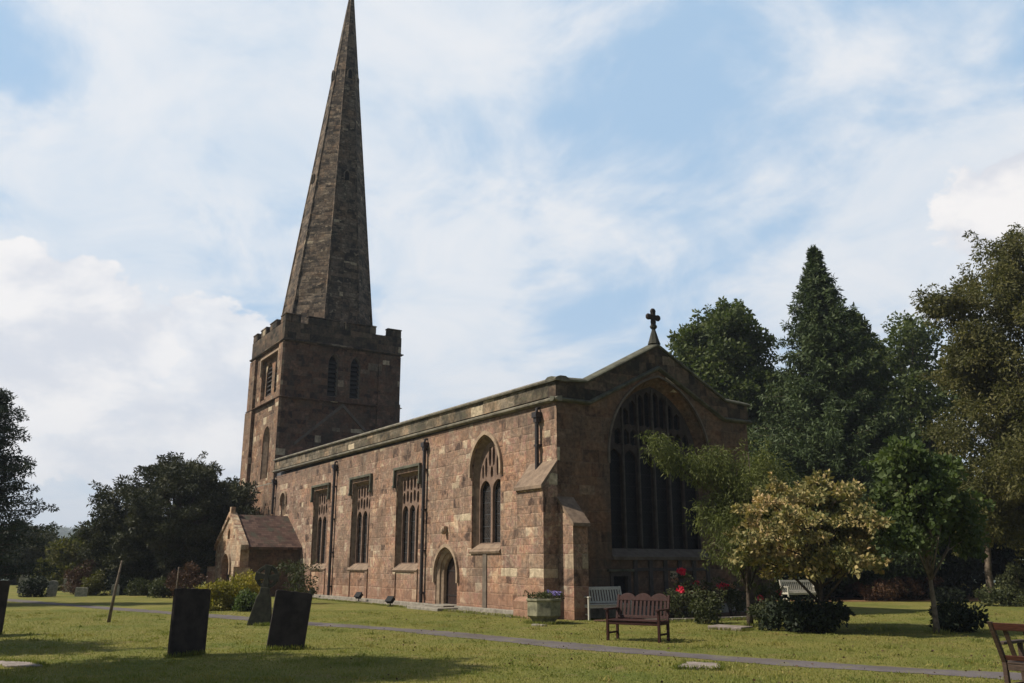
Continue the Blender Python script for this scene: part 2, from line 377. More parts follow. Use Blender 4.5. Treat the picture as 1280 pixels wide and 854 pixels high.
def tube(bm, pts, radii, seg=8, cap=True):
    rings = []
    for i, p in enumerate(pts):
        p = Vector(p); a = Vector(pts[max(i-1, 0)]); b = Vector(pts[min(i+1, len(pts)-1)])
        t = (b-a).normalized(); s = t.cross(Vector((.13, .97, .2))).normalized(); q = t.cross(s)
        r = radii[i] if isinstance(radii, (list, tuple)) else radii
        rings.append([bm.verts.new(p+s*math.cos(2*PI*k/seg)*r+q*math.sin(2*PI*k/seg)*r) for k in range(seg)])
    for A, B in zip(rings, rings[1:]):
        for k in range(seg): bm.faces.new((A[k], A[(k+1) % seg], B[(k+1) % seg], B[k]))
    if cap: bm.faces.new(rings[0][::-1]); bm.faces.new(rings[-1])
def lathe(bm, prof, seg=16, c=(0, 0, 0), twist=0):
    rings = [[bm.verts.new((c[0]+r*math.cos(2*PI*k/seg+twist), c[1]+r*math.sin(2*PI*k/seg+twist), c[2]+z_)) for k in range(seg)] for r, z_ in prof]
    for A, B in zip(rings, rings[1:]):
        for k in range(seg): bm.faces.new((A[k], A[(k+1) % seg], B[(k+1) % seg], B[k]))
    bm.faces.new(rings[0][::-1]); bm.faces.new(rings[-1])
BM = bmesh.new
def fS(y0): return lambda u, z, d: (u, y0-d, z)       # faces south, d outwards
def fE(x0): return lambda u, z, d: (x0+d, u, z)       # faces east
def rect(u0, u1, z0, z1): return [(u0, z0), (u0, z1), (u1, z1), (u1, z0)]

# ------------------------------------------------------------------ ground
def path_pts(pts, n_=8):
    out = []
    P = [Vector((*p, 0)) for p in pts]
    for i in range(len(P)-1):
        a, b, c, d = P[max(i-1, 0)], P[i], P[i+1], P[min(i+2, len(P)-1)]
        for k in range(n_):
            t = k/n_; out.append(.5*((2*b)+(-a+c)*t+(2*a-5*b+4*c-d)*t*t+(-a+3*b-3*c+d)*t**3))
    out.append(P[-1]); return out
def ribbon(bm, pts, w, z, jit=0, rnd=None):
    rnd = rnd or random.Random(5); prev = None
    for i, p in enumerate(pts):
        t = (pts[min(i+1, len(pts)-1)]-pts[max(i-1, 0)]).normalized(); s = Vector((-t.y, t.x, 0))
        wi = w(i/len(pts)) if callable(w) else w
        a = bm.verts.new((p+s*(wi/2+rnd.uniform(-jit, jit))).to_tuple()[:2]+(z,)); b = bm.verts.new((p-s*(wi/2+rnd.uniform(-jit, jit))).to_tuple()[:2]+(z,))
        if prev: bm.faces.new((prev[0], a, b, prev[1]))
        prev = (a, b)

def hill_h(x, y):
    d = math.hypot(x+15, y)
    dx, dy = x-CAM[0], y-CAM[1]
    rim = 62+14*math.sin(math.atan2(dy, dx)*2.3)
    fall = 1/(1+math.exp(-(d-rim-35)/14)) if d < 900 else 1
    h = -14*fall
    if d > 250:
        a = math.atan2(dy, dx)
        t = min(1, max(0, (d-500)/1000)); t = t*t*(3-2*t)
        h += t*(66+10*math.sin(a*5+1)+6*math.sin(a*13+2)+3*math.sin(a*29))
    if d > 1700: h -= (d-1700)*.03
    return h
bm = BM(); rings = []
radii = [0, 6, 12, 18, 24, 30, 38, 46, 54, 62, 72, 84, 98, 114, 135, 160, 200, 260, 340, 440, 560, 700, 850, 1000, 1200, 1400, 1600, 2000, 2600]
SEG = 144
c0 = bm.verts.new((-15, 0, 0)); prev = None
for r in radii[1:]:
    ring = []
    for k in range(SEG):
        a = 2*PI*k/SEG; X, Y = -15+r*math.cos(a), r*math.sin(a); hh = hill_h(X, Y) if r > 70 else 0
        ring.append(bm.verts.new((X, Y, hh)))
    for k in range(SEG):
        if prev is None: bm.faces.new((c0, ring[k], ring[(k+1) % SEG]))
        else: bm.faces.new((prev[k], ring[k], ring[(k+1) % SEG], prev[(k+1) % SEG]))
    prev = ring
m, k, b = mat_base('lawn', .95, .1)
pos = k.new('ShaderNodeNewGeometry').outputs['Position']
p1 = k.noise(pos, .35, 5, .6); p2 = k.noise(pos, 1.6, 6, .7, .4); p3 = k.noise(pos, 14, 5, .7)
col = k.ramp(p1, [(.3, (.11, .135, .028)), (.5, (.175, .168, .042)), (.7, (.23, .20, .056))])
col = k.mix(k.map(p2, .52, .70, 0, .65), col, (.26, .19, .08, 1))
col = k.mix(k.map(p2, .44, .30, 0, .5), col, (.085, .125, .024, 1))
col = k.mix(1, col, k.ramp(p3, [(.25, .62), (.5, 1.), (.75, 1.3)]), 'MULTIPLY')
col = k.mix(k.map(k.noise(k.vm('ADD', pos, (31, 7, 0)), .9, 6, .65, .3), .57, .70, 0, .55), col, (.24, .17, .085, 1))
col = k.mix(k.map(k.noise(pos, 55, 3, .6), .66, .74, 0, .6), col, (.24, .17, .08, 1))
far = k.vm('DISTANCE', pos, (-15, 0, 0))
wood = k.ramp(k.noise(pos, .02, 6, .7), [(.35, (.022, .034, .018)), (.5, (.040, .055, .025)), (.62, (.085, .10, .04))])
col = k.mix(k.map(far, 85, 120), col, wood)
k.l.new(col, b.inputs['Base Color']); bump(k, b, k.m('ADD', p3, k.noise(pos, 60, 3, .6)), .9, .04)
g = obj('ground', bm, 'lawn', None); tag(g, kind='structure'); g.data.shade_smooth()

PATH = [(-44, -19), (-32, -15), (-20, -11.9), (-12.2, -9.9), (-7.3, -8.5), (-2.5, -7.3), (1.4, -6.0), (5, -5.35), (8.5, -4.75), (12.1, -3.7), (14.7, -2.5), (18, -.8), (26, 3)]
pp = path_pts(PATH)
bm = BM(); ribbon(bm, path_pts(PATH, 30), lambda t: .9+.12*math.sin(t*61)+.1*math.sin(t*23), .006, .05)
m, k, b = mat_base('tarmac', .9, .2)
pos = k.new('ShaderNodeNewGeometry').outputs['Position']
f = k.noise(pos, 1.2, 5, .6); f2 = k.noise(pos, 45, 3, .6)
col = k.ramp(f, [(.35, (.085, .072, .068)), (.65, (.13, .11, .108))])
col = k.mix(1, col, k.ramp(f2, [(.3, .7), (.7, 1.25)]), 'MULTIPLY')
col = k.mix(k.map(k.noise(pos, 2.2, 6, .75), .52, .66, 0, .75), col, (.15, .14, .05, 1))
col = k.mix(k.map(k.noise(pos, .5, 3, .5), .5, .7, 0, .5), col, (.10, .075, .06, 1))
k.l.new(col, b.inputs['Base Color']); bump(k, b, f2, .5, .01)
tag(obj('path', bm, 'tarmac'), kind='structure')
# bare soil beds
def blob(bm, cx, cy, rx, ry, z, rot=0, seed=1, n_=40):
    rnd = random.Random(seed); ph = [rnd.uniform(0, 6.3) for _ in range(4)]
    vs = []
    for i in range(n_):
        a = 2*PI*i/n_; r = 1+.10*math.sin(3*a+ph[0])+.07*math.sin(5*a+ph[1])+.04*math.sin(9*a+ph[2])
        X, Y = rx*r*math.cos(a), ry*r*math.sin(a)
        vs.append(bm.verts.new((cx+X*math.cos(rot)-Y*math.sin(rot), cy+X*math.sin(rot)+Y*math.cos(rot), z)))
    bm.faces.new(vs)
bm = BM(); blob(bm, 1.6, 5.2, 1.5, 4.6, .02, 0, 3)
tag(obj('flower_bed', bm, 'soil'), kind='structure')
bm = BM(); blob(bm, *spot(1190, 48), 16, 8, .012, R(57.6), 4); blob(bm, -28, -3.6, 3.4, 2.2, .012, 0, 6)
tag(obj('leaf_strewn_ground', bm, 'leaf_litter'), kind='structure')

# ------------------------------------------------------------------ the church
church = thing('church', 'red sandstone parish church with battlemented west tower, tall octagonal spire and big east window', 'church', (-15, 4.3, 0), worldmesh=True)
XW, NAVE_T, YN = -29.3, .8, 8.75      # west end, wall thickness, north face
SZ = 6.72                              # wall head below the string
fs = fS(0); fe = fE(0)

WIN3 = [(-22.25, -20.05), (-16.95, -14.75), (-11.95, -9.75)]
lan = (-5.42, -3.42, 2.15, 4.95, 6.15)
door_o = (-8.15, -6.45, -.02, 1.25, 2.2)
sl_o = (-27.75, -26.85, 4.3, 5.2, 5.6)
holes = [rect(a, b_, 1.45, 5.38) for a, b_ in WIN3]+[arch(*lan)[::1], arch(*door_o), arch(*sl_o, 6)]
bm = BM(); plate(bm, [(XW, -.3), (XW, SZ), (-.003, SZ), (-.003, -.3)], [holes[0], holes[1], holes[2], holes[3], holes[5],
      arch(door_o[0], door_o[1], -.1, *door_o[3:])], fs, -NAVE_T, 0)
obj('south_wall', bm, 'red_sandstone', church)
bm = BM(); bx(bm, XW, YN-.7, -.3, -NAVE_T, YN, SZ); bx(bm, XW, NAVE_T, -.3, XW+.7, YN-.7, SZ)
obj('north_wall', bm, 'red_sandstone', church)
# east gable wall
EW = (2.12, 6.68, 1.9, 5.15, 8.0)
def gz(y_, o=0): # gable line under the string: low shoulders then rake
    return 0
gab = [(.004, -.3), (.004, SZ+.1), (1.25, SZ+.1), (4.4, 8.3), (7.5, SZ+.1), (YN, SZ+.1), (YN, -.3)]
lowwin = rect(2.1, 2.75, .62, 1.28)
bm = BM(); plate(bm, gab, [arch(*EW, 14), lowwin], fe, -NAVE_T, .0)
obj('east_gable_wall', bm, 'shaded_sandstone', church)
# strings and parapets
def sweep(name, prof, pts, mat, parent=church, bev=0):   # profile (d outward, z) along plan/elevation points via fe
    bm = BM(); rows = []
    for (u, z0) in pts: rows.append([bm.verts.new(fe(u, z0+q, d)) for d, q in prof])
    n_ = len(prof)
    for A, B in zip(rows, rows[1:]):
        for i in range(n_): bm.faces.new((A[i], A[(i+1) % n_], B[(i+1) % n_], B[i]))
    bm.faces.new(rows[0]); bm.faces.new(rows[-1][::-1]); return obj(name, bm, mat, parent)
def sweepS(name, prof, x0, x1, z0, z1, y0, mat, parent=church):
    bm = BM(); A = [bm.verts.new((x0, y0-d, z0+q)) for d, q in prof]; B = [bm.verts.new((x1, y0-d, z1+q)) for d, q in prof]; n_ = len(prof)
    for i in range(n_): bm.faces.new((A[i], A[(i+1) % n_], B[(i+1) % n_], B[i]))
    bm.faces.new(A); bm.faces.new(B[::-1]); return obj(name, bm, mat, parent)
STR = [(-.1, 0), (.05, -.01), (.15, .04), (.16, .09), (.05, .15), (-.1, .17)]
sweepS('string_course', STR, XW-.1, .19, 6.95, SZ, 0, 'coping_stone')
bm = BM(); pts_ = [(XW-.05, 7.14), (XW-.05, 7.66), (-.15, 7.39), (-.15, SZ+.2)]
prism(bm, pts_, fs, -.35, .04); obj('south_parapet', bm, 'parapet_stone', church)
COP = [(-.45, 0), (.11, 0), (.13, .05), (.09, .10), (-.08, .17), (-.3, .17), (-.45, .1)]
sweepS('parapet_coping', COP, XW-.1, .16, 7.66, 7.39, -.02, 'coping_stone')
rk = [(-.19, SZ), (1.3, SZ), (4.4, 8.28), (7.5, SZ), (YN+.15, SZ)]
sweep('gable_string_course', STR, rk, 'dark_coping')
bm = BM()
lo = [(-.046, SZ+.16), (1.3, SZ+.16), (4.4, 8.44), (7.5, SZ+.16), (YN+.05, SZ+.16)]
hi = [(-.046, 7.40), (1.25, 7.46), (4.4, 9.12), (7.6, 7.46), (YN+.05, 7.40)]
band(bm, hi, lo, fe, -.4, .041); obj('gable_parapet', bm, 'battlement_stone', church)
sweep('gable_coping', COP, [(-.14, 7.38), (1.2, 7.45), (4.4, 9.14), (7.65, 7.45), (YN+.15, 7.38)], 'dark_coping')
# roof
bm = BM(); prism(bm, [(.35, 7.0), (4.4, 8.75), (8.4, 7.0), (8.4, 6.7), (.35, 6.7)], fe, -30.1, -.82); obj('roof', bm, 'lead_roof', church)
# plinth
bm = BM(); bx(bm, XW, -.22, -.2, -8.35, -.003, .16); bx(bm, -6.25, -.22, -.2, -1.55, -.003, .16)
bx(bm, .003, .56, -.2, .2, YN, .3); obj('plinth', bm, 'kerb_stone', church, bev=.02)
bm = BM(); bx(bm, XW, -.75, -.1, -1.55, -.225, .045); obj('plinth_kerb', bm, 'kerb_stone', church, bev=.01)

# windows of the south wall: three square-headed
def lights(u0, u1, z0, zs, n_, bar=.11, head=.3, edge=.06):
    w = (u1-u0-2*edge-(n_-1)*bar)/n_; r = []
    for i in range(n_):
        a = u0+edge+i*(w+bar); r.append(arch(a, a+w, z0, zs, zs+head, 5))
    return r
def lozenge(cx, cz, rx, rz, k_=10): return [(cx+rx*math.cos(2*PI*i/k_)*(1+.12*math.cos(4*PI*i/k_)), cz+rz*math.sin(2*PI*i/k_)*(1+.12*math.cos(4*PI*i/k_))) for i in range(k_)]
def vesica(cx, cz, rx, rz, k_=5):
    up = [(cx+rx*math.cos(PI/2*i/k_)**.8, cz+rz*math.sin(PI/2*i/k_)) for i in range(k_)]+[(cx, cz+rz)]
    q1 = up+[(2*cx-u, z) for u, z in up[-2::-1]]
    return q1+[(u, 2*cz-z) for u, z in q1[-2:0:-1]]
for a, b_ in WIN3:
    o1 = rect(a+.005, b_-.005, 1.455, 5.375)
    i1 = rect(a+.11, b_-.11, 1.6, 5.26)
    bm = BM(); P = o1+[o1[0]]; Q = i1+[i1[0]]
    band(bm, P, Q, fs, -.34, -.06, -.34, -.24)
    w_ = obj('window', bm, 'jamb_stone', church)
    H = lights(a+.11, b_-.11, 1.68, 3.7, 3, .105, .34, .04)
    ww = (b_-a-.22)
    for row_, nz, hh_ in ((4.36, 6, .25), (4.92, 6, .27)):
        for i in range(nz):
            H.append(vesica(a+.11+ww*(i+.5)/nz, row_+(.05 if i%2 else -.02), ww/nz*.36, hh_))
    bm = BM(); plate(bm, rect(a+.10, b_-.10, 1.59, 5.27), H, fs, -.35, -.245); obj('tracery', bm, 'tracery_stone', w_)
    bm = BM(); prism(bm, rect(a+.10, b_-.10, 1.59, 5.27), fs, -.43, -.38); obj('glass', bm, 'leaded_glass', w_)
    # sloping sill and blocked panel below
    bm = BM(); prism(bm, [(0.001, 1.30), (0.04, 1.30), (.09, 1.38), (-.20, 1.64), (-.236, 1.64), (-.236, 1.46), (.001, 1.44)], lambda d, z, u: (u, -d, z), a-.06, b_+.06)
    obj('sill', bm, 'jamb_stone', w_)
    bm = BM()   # hood mould with dropped ends
    prism(bm, [(a-.17, 4.9), (a-.17, 5.66), (b_+.17, 5.66), (b_+.17, 4.9), (b_+.07, 4.9), (b_+.07, 5.54), (a-.07, 5.54), (a-.07, 4.9)], fs, -.02, .13)
    bx(bm, a-.20, -.16, 4.80, a-.04, .0, 4.92); bx(bm, b_+.04, -.16, 4.80, b_+.20, .0, 4.92)
    obj('hood_mould', bm, 'dark_coping', w_, bev=.02)
# blocked panels under the windows (slightly proud stonework)
for a, b_ in WIN3:
    bm = BM(); bx(bm, a-.05, -.05, .17, a+.2, -.003, 1.3); bx(bm, b_-.2, -.05, .17, b_+.05, -.003, 1.3); obj('pilaster_strip', bm, 'red_sandstone', church)
# pointed chancel window
def pointed(a, b_, z0, zs, zt, fn, deep, nl, head_z, mats, hood=True, nm='window', n_=10, gmat='leaded_glass', ins=.18):
    o = arch(a+.01, b_-.01, z0+.01, zs, zt-.01, n_); i_ = arch(a+ins, b_-ins, z0+.12, zs, zt-ins*1.3, n_)
    bm = BM(); band(bm, o+[o[0]], i_+[i_[0]], fn, -deep-.05, -.05, -deep-.05, -deep)
    w_ = obj(nm, bm, mats[0], church)
    bm = BM(); prism(bm, arch(a+ins-.01, b_-ins+.01, z0+.11, zs, zt-ins*1.3+.01, n_), fn, -deep-.2, -deep-.16); obj('glass', bm, gmat, w_)
    if hood:
        p = arch(a-.13, b_+.13, zs-.25, zs, zt+.17, n_); q = arch(a-.02, b_+.02, zs-.25, zs, zt+.03, n_)
        bm = BM(); band(bm, p, q, fn, -.01, .10); obj('hood_mould', bm, mats[1], w_)
    return w_
w_ = pointed(*lan, fs, .24, 2, 0, ('jamb_stone', 'trim_stone'), ins=.13)
a, b_, z0, zs, zt = lan
H = lights(a+.13, b_-.13, z0+.2, 4.15, 2, .12, .42, .05)
mid = (a+b_)/2
H += [vesica(mid-.13, 5.42, .09, .36), vesica(mid+.13, 5.42, .09, .36), vesica(mid-.40, 5.05, .085, .36), vesica(mid-.62, 4.9, .07, .26), vesica(mid+.40, 5.05, .085, .36), vesica(mid+.62, 4.9, .07, .26), vesica(mid, 4.85, .09, .2)]
bm = BM(); plate(bm, arch(a+.12, b_-.12, z0+.1, zs, zt-.15), H, fs, -.36, -.245); obj('tracery', bm, 'tracery_stone', w_)
bm = BM(); prism(bm, [(.001, 1.98), (.06, 1.98), (.09, 2.05), (-.30, 2.36), (-.34, 2.36), (-.34, 2.16), (.001, 2.14)], lambda d, z, u: (u, -d, z), a-.04, b_+.04); obj('sill', bm, 'jamb_stone', w_)
bm = BM(); bx(bm, mid-.14, -.035, .17, mid+.12, -.003, 1.98); obj('pilaster_strip', bm, 'shaded_trim', church)
w_ = pointed(*sl_o, fs, .25, 1, 0, ('trim_stone', 'trim_stone'), True, 'window', 6, 'dark_glass', .2)
# priest's door: two orders, oak door set back
a, b_, z0, zs, zt = door_o
dr = None
bm = BM(); p = arch(a+.01, b_-.01, z0, zs, zt-.01); q = arch(a+.13, b_-.13, z0, zs, zt-.15); band(bm, p, q, fs, -.16, -.03, -.16, -.10)
q2 = arch(a+.14, b_-.14, z0, zs, zt-.16); q3 = arch(a+.25, b_-.25, z0, zs, zt-.29); band(bm, q2, q3, fs, -.34, -.15, -.34, -.22)
df = obj('door_arch', bm, 'trim_stone', church)
bm = BM(); p = arch(a-.14, b_+.14, .95, zs, zt+.18); q = arch(a-.04, b_+.04, .95, zs, zt+.05); band(bm, p, q, fs, -.01, .09); obj('hood_mould', bm, 'trim_stone', df)
bm = BM(); prism(bm, arch(a+.24, b_-.24, z0, zs, zt-.28), fs, -.46, -.38); dr = obj('door', bm, 'oak_door', church)
bm = BM()
for zz_ in (.45, 1.35): bx(bm, a+.3, .365, zz_, b_-.4, .379, zz_+.06)
obj('hinge', bm, 'iron_pipe', dr)
bm = BM(); lathe(bm, [(.0001, -.03), (.04, -.02), (.05, 0), (.04, .02), (.0001, .03)], 10, (b_-.42, .36, 1.0)); obj('handle', bm, 'iron_pipe', dr)
bm = BM(); bx(bm, a-.3, -1.05, -.1, b_+.5, -.0, .10); bx(bm, a+.1, -.5, .1, b_-.1, .37, .16); obj('door_step', bm, 'kerb_stone', church, bev=.02)
# carved corbel head
bm = BM(); bmesh.ops.create_uvsphere(bm, u_segments=10, v_segments=8, radius=.12, matrix=Matrix.Translation((-7.35, -.12, 2.86)) @ Matrix.Diagonal((.9, 1.1, 1.25, 1)))
bx(bm, -7.44, -.16, 2.93, -7.26, .0, 3.02); obj('corbel_head', bm, 'trim_stone', church)

# great east window
a, b_, z0, zs, zt = EW
o = arch(a+.01, b_-.01, z0+.01, zs, zt-.01, 14); i1 = arch(a+.2, b_-.2, z0+.1, zs, zt-.26, 14)
bm = BM(); band(bm, o+[o[0]], i1+[i1[0]], fe, -.46, -.06, -.46, -.40); w_ = obj('east_window', bm, 'shaded_sandstone', church)
def az(u, A=a+.2, B=b_-.2, zs=zs, zt=zt-.26):
    w = (B-A)/2; r = zt-zs; t = min(u-A, B-u)
    if r >= w:
        Rr = (w*w+r*r)/(2*w); return zs+math.sqrt(max(0, Rr*Rr-(Rr-t)**2))
    return zs+r*math.sqrt(max(0, 1-((w-t)/w)**2))
A_, B_ = a+.2, b_-.2; nl = 6; bar = .085; lw = (B_-A_-(nl-1)*bar-.1)/nl; H = []
for i in range(nl):
    l = A_+.05+i*(lw+bar); r_ = l+lw; lowest = min(az(l), az(r_))
    hz_ = min(5.0, lowest-.5)
    H.append(arch(l, r_, z0+.18, hz_, hz_+.42, 6))
    for s_ in (0, 1):
        pl = l+s_*(lw/2+.025); pr = pl+lw/2-.025
        zb = hz_+.56; ztop = min(az(pl), az(pr))-.10
        segs = [(zb, min(ztop, 6.15))]
        if ztop > 6.5: segs.append((6.25, ztop))
        for q0, q1 in segs:
            if q1-q0 > .25: H.append([(pl, q0+.08), (pl, q1-.14), ((pl+pr)/2, q1), (pr, q1-.14), (pr, q0+.08), ((pl+pr)/2, q0)])
bm = BM(); plate(bm, arch(A_-.01, B_+.01, z0+.1, zs, zt-.25, 14), H, fe, -.52, -.401); obj('tracery', bm, 'east_tracery', w_)
bm = BM(); prism(bm, arch(A_-.01, B_+.01, z0+.09, zs, zt-.25, 14), fe, -.62, -.57); obj('glass', bm, 'dark_glass', w_)
bm = BM()
for i in range(1, 5): # proud mullion rolls
    u = A_+.05+i*(lw+bar)-bar/2
    bx(bm, -.398, u-.03, z0+.12, -.33, u+.03, az(u)-.1)
obj('mullion', bm, 'east_mullion', w_)
bm = BM(); p = arch(a-.08, b_+.08, zs-.3, zs, zt+.08, 14); q = arch(a-.01, b_+.01, zs-.3, zs, zt+.01, 14); band(bm, p, q, fe, -.01, .07); obj('hood_mould', bm, 'shaded_trim', w_)
bm = BM(); prism(bm, [(-.42, z0-.15), (.10, z0-.15), (.12, z0-.05), (-.35, z0+.22), (-.42, z0+.22)], lambda d, z, u: (d, u, z), a-.02, b_+.02); obj('sill', bm, 'shaded_trim', w_)
bm = BM()
for u in (3.05, 3.7, 4.35, 5.0, 5.65, 6.3): bx(bm, -.002, u-.07, .31, .07, u+.07, z0-.16)
bx(bm, -.002, 2.95, z0-.5, .05, 6.4, z0-.4)
obj('blocked_panel_rib', bm, 'east_mullion', church)
a, b_ = 2.1, 2.75
bm = BM(); o = rect(a-.1, b_+.1, .52, 1.38); i1 = rect(a+.03, b_-.03, .66, 1.24); band(bm, o+[o[0]], i1+[i1[0]], fe, -.2, .04); w_ = obj('small_window', bm, 'east_mullion', church)
bm = BM(); bx(bm, -.16, a, .64, -.12, b_, 1.26); obj('glass', bm, 'dark_glass', w_)
bm = BM(); bx(bm, -.01, a-.2, 1.385, .1, b_+.2, 1.46); obj('hood_mould', bm, 'dark_coping', w_)

# angle buttresses at the south-east corner (and their fellow at the north-east)
bm = BM(); prism(bm, [(.0, -.2), (.55, -.2), (.55, 3.86), (.60, 3.90), (.60, 3.98), (.0, 4.78)], lambda d, z, u: (u, -d, z), -1.5, -.002)
obj('buttress', bm, 'red_sandstone', church)
bm = BM(); prism(bm, [(.56, 3.96), (.64, 3.92), (.64, 4.02), (.0, 4.84), (0.0, 4.76)], lambda d, z, u: (u, -d-.003, z), -1.56, .03); obj('buttress_weathering', bm, 'jamb_stone', church)
bm = BM(); prism(bm, [(.001, -.2), (.78, -.2), (.78, 2.78), (.0, 3.55)], lambda d, z, u: (d, u, z), .0, .56); obj('buttress', bm, 'red_sandstone', church)
bm = BM(); prism(bm, [(.74, 2.82), (.86, 2.74), (.86, 2.84), (.0, 3.68), (0.0, 3.55)], lambda d, z, u: (d+.003, u, z), -.04, .61); obj('buttress_weathering', bm, 'jamb_stone', church)
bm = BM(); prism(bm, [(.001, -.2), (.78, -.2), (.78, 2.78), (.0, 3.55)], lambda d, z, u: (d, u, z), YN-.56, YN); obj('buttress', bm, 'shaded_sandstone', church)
bm = BM(); prism(bm, [(.0, -.2), (.75, -.2), (.75, .5), (.55, .62)], lambda d, z, u: (u, -d+.001, z), -1.42, -.06); obj('buttress_foot', bm, 'red_sandstone', church)

# rainwater pipes
def pipe(xp, zt_, zb_, y0=0):
    bm = BM(); tube(bm, [(xp, y0-.13, zt_), (xp, y0-.13, zb_)], .07, 10)
    p_ = obj('downpipe', bm, 'iron_pipe', church)
    bm = BM(); bx(bm, xp-.13, y0-.25, zt_-.05, xp+.13, y0-.01, zt_+.13); bx(bm, xp-.09, y0-.21, zt_-.2, xp+.09, y0-.02, zt_-.05)
    tube(bm, [(xp, y0+.0, zt_+.28), (xp, y0-.12, zt_+.26), (xp, y0-.14, zt_+.1)], .05, 8); obj('hopper', bm, 'iron_pipe', p_)
    bm = BM()
    z_ = zt_-1
    while z_ > zb_+.3: bx(bm, xp-.09, y0-.19, z_, xp+.09, y0-.0, z_+.07); z_ -= 1.6
    if len(bm.verts): obj('bracket', bm, 'iron_pipe', p_)
    else: bm.free()
pipe(-19.1, 6.35, .17); pipe(-9.12, 6.3, .17); pipe(-.95, 6.35, 4.5); pipe(-28.95, 6.4, 4.5)

# ------------------------------------------------------------------ tower
TX0, TX1, TY0, TY1 = -37.2, -30.2, .35, 8.3
Z1, Z2, Z3 = 6.4, 11.75, 15.45
bm = BM(); bx(bm, -37.5, .12, -.3, -29.31, 8.5, Z1); obj('tower_lower_stage', bm, 'tower_sandstone', church)
fts, fte = fS(TY0), fE(TX1)
sw = (-33.6, -32.1, 6.9, 9.4, 10.3)
pn = (-34.9, -31.2, 12.2, 15.0)
lv = [(3.28, 4.0, 12.15, 14.35, 15.05), (4.82, 5.54, 12.15, 14.35, 15.05)]
bm = BM(); plate(bm, [(TX0, Z1), (TX0, Z3), (TX1-.01, Z3), (TX1-.01, Z1)], [arch(*sw, 8), rect(*pn)], fts, -.9, 0); obj('tower_south_wall', bm, 'tower_sandstone', church)
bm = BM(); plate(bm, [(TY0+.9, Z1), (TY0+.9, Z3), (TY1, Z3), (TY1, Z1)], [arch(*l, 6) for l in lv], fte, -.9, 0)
bx(bm, TX1-.009, TY0+.004, Z1, TX1-.001, TY0+.905, Z3); obj('tower_east_wall', bm, 'tower_shaded_stone', church)
bm = BM(); bx(bm, TX0, TY0+.9, Z1, TX0+.9, TY1, Z3); bx(bm, TX0+.9, TY1-.9, Z1, TX1-.9, TY1, Z3); bx(bm, TX0+.9, TY0+.9, Z3-.4, TX1-.9, TY1-.9, Z3-.1); obj('tower_rear_wall', bm, 'tower_shaded_stone', church)
# clasping corner strips
bm = BM(); bx(bm, TX0-.35, TY0-.22, Z1+.1, TX0+1.25, TY0-.002, Z2); bx(bm, TX0-.15, TY0-.18, Z2+.1, TX0+1.1, TY0-.002, Z3-.1)
obj('corner_buttress', bm, 'tower_sandstone', church)
bm = BM(); bx(bm, TX0-.5, -.12, -.2, TX0+1.3, .118, Z1-.1); obj('corner_buttress', bm, 'tower_sandstone', church)
bm = BM(); bx(bm, TX1-.75, TY0-.18, Z1+.1, TX1+.05, TY0-.002, Z2); bx(bm, TX1-.75, TY0-.16, Z2+.1, TX1+.04, TY0-.002, Z3-.1); obj('corner_buttress', bm, 'tower_sandstone', church)
bm = BM(); bx(bm, TX1+.002, TY1-1.55, Z1, TX1+.22, TY1+.1, Z2+.3); bx(bm, TX1+.002, TY1-1.5, Z2+.3, TX1+.12, TY1+.08, Z3-.1); obj('corner_buttress', bm, 'tower_shaded_stone', church)
# string courses round the tower
def ringcourse(name, zc, pr, hgt, mat, x0=TX0, x1=TX1, y0=TY0, y1=TY1):
    bm = BM()
    lathe_pts = [(0, 0), (pr*.6, 0), (pr, hgt*.35), (pr, hgt*.6), (0, hgt)]
    rows = []
    for d, q in lathe_pts: rows.append([bm.verts.new(p) for p in ((x0-d, y0-d, zc+q), (x1+d, y0-d, zc+q), (x1+d, y1+d, zc+q), (x0-d, y1+d, zc+q))])
    for A, B in zip(rows, rows[1:]):
        for i in range(4): bm.faces.new((A[i], A[(i+1) % 4], B[(i+1) % 4], B[i]))
    bm.faces.new(rows[0][::-1]); bm.faces.new(rows[-1]); return obj(name, bm, mat, church)
ringcourse('tower_string', Z1-.06, .20, .2, 'coping_stone', TX0-.2, TX1+.3)
ringcourse('tower_string', Z2, .235, .14, 'tower_shaded_stone', TX0+.0)
ringcourse('tower_string', Z3-.03, .235, .2, 'battlement_stone')
# battlements: solid band and merlons
bm = BM(); X0, X1, Y0, Y1 = TX0-.10, TX1+.08, TY0-.12, TY1+.10; T = .42; zb, zc_, zm = Z3+.12, 16.72, 17.2
for (p0, p1, q0, q1) in ((X0, X1, Y0, Y0+T), (X0, X1, Y1-T, Y1), (X0, X0+T, Y0+T, Y1-T), (X1-T, X1, Y0+T, Y1-T)): bx(bm, p0, q0, zb, p1, q1, zc_)
obj('battlement_wall', bm, 'battlement_stone', church)
bmM = BM(); capm = BM()
def merl(p0, p1, q0, q1):
    bx(bmM, p0+.002, q0+.002, zc_-.01, p1-.002, q1-.002, zm); bx(capm, p0-.02, q0-.02, zm, p1+.02, q1+.02, zm+.10)
EM = [(Y0+1.05, Y0+1.05)]; segY = [(Y0+1.5, Y0+3.7), (Y0+4.1, Y0+6.3)]
for s0, s1 in segY: merl(X1-T, X1, s0, s1); merl(X0, X0+T, s0, s1)
segX = [(X0+1.8, X0+3.1), (X0+3.85, X0+5.3)]
for s0, s1 in segX: merl(s0, s1, Y0, Y0+T); merl(s0, s1, Y1-T, Y1)
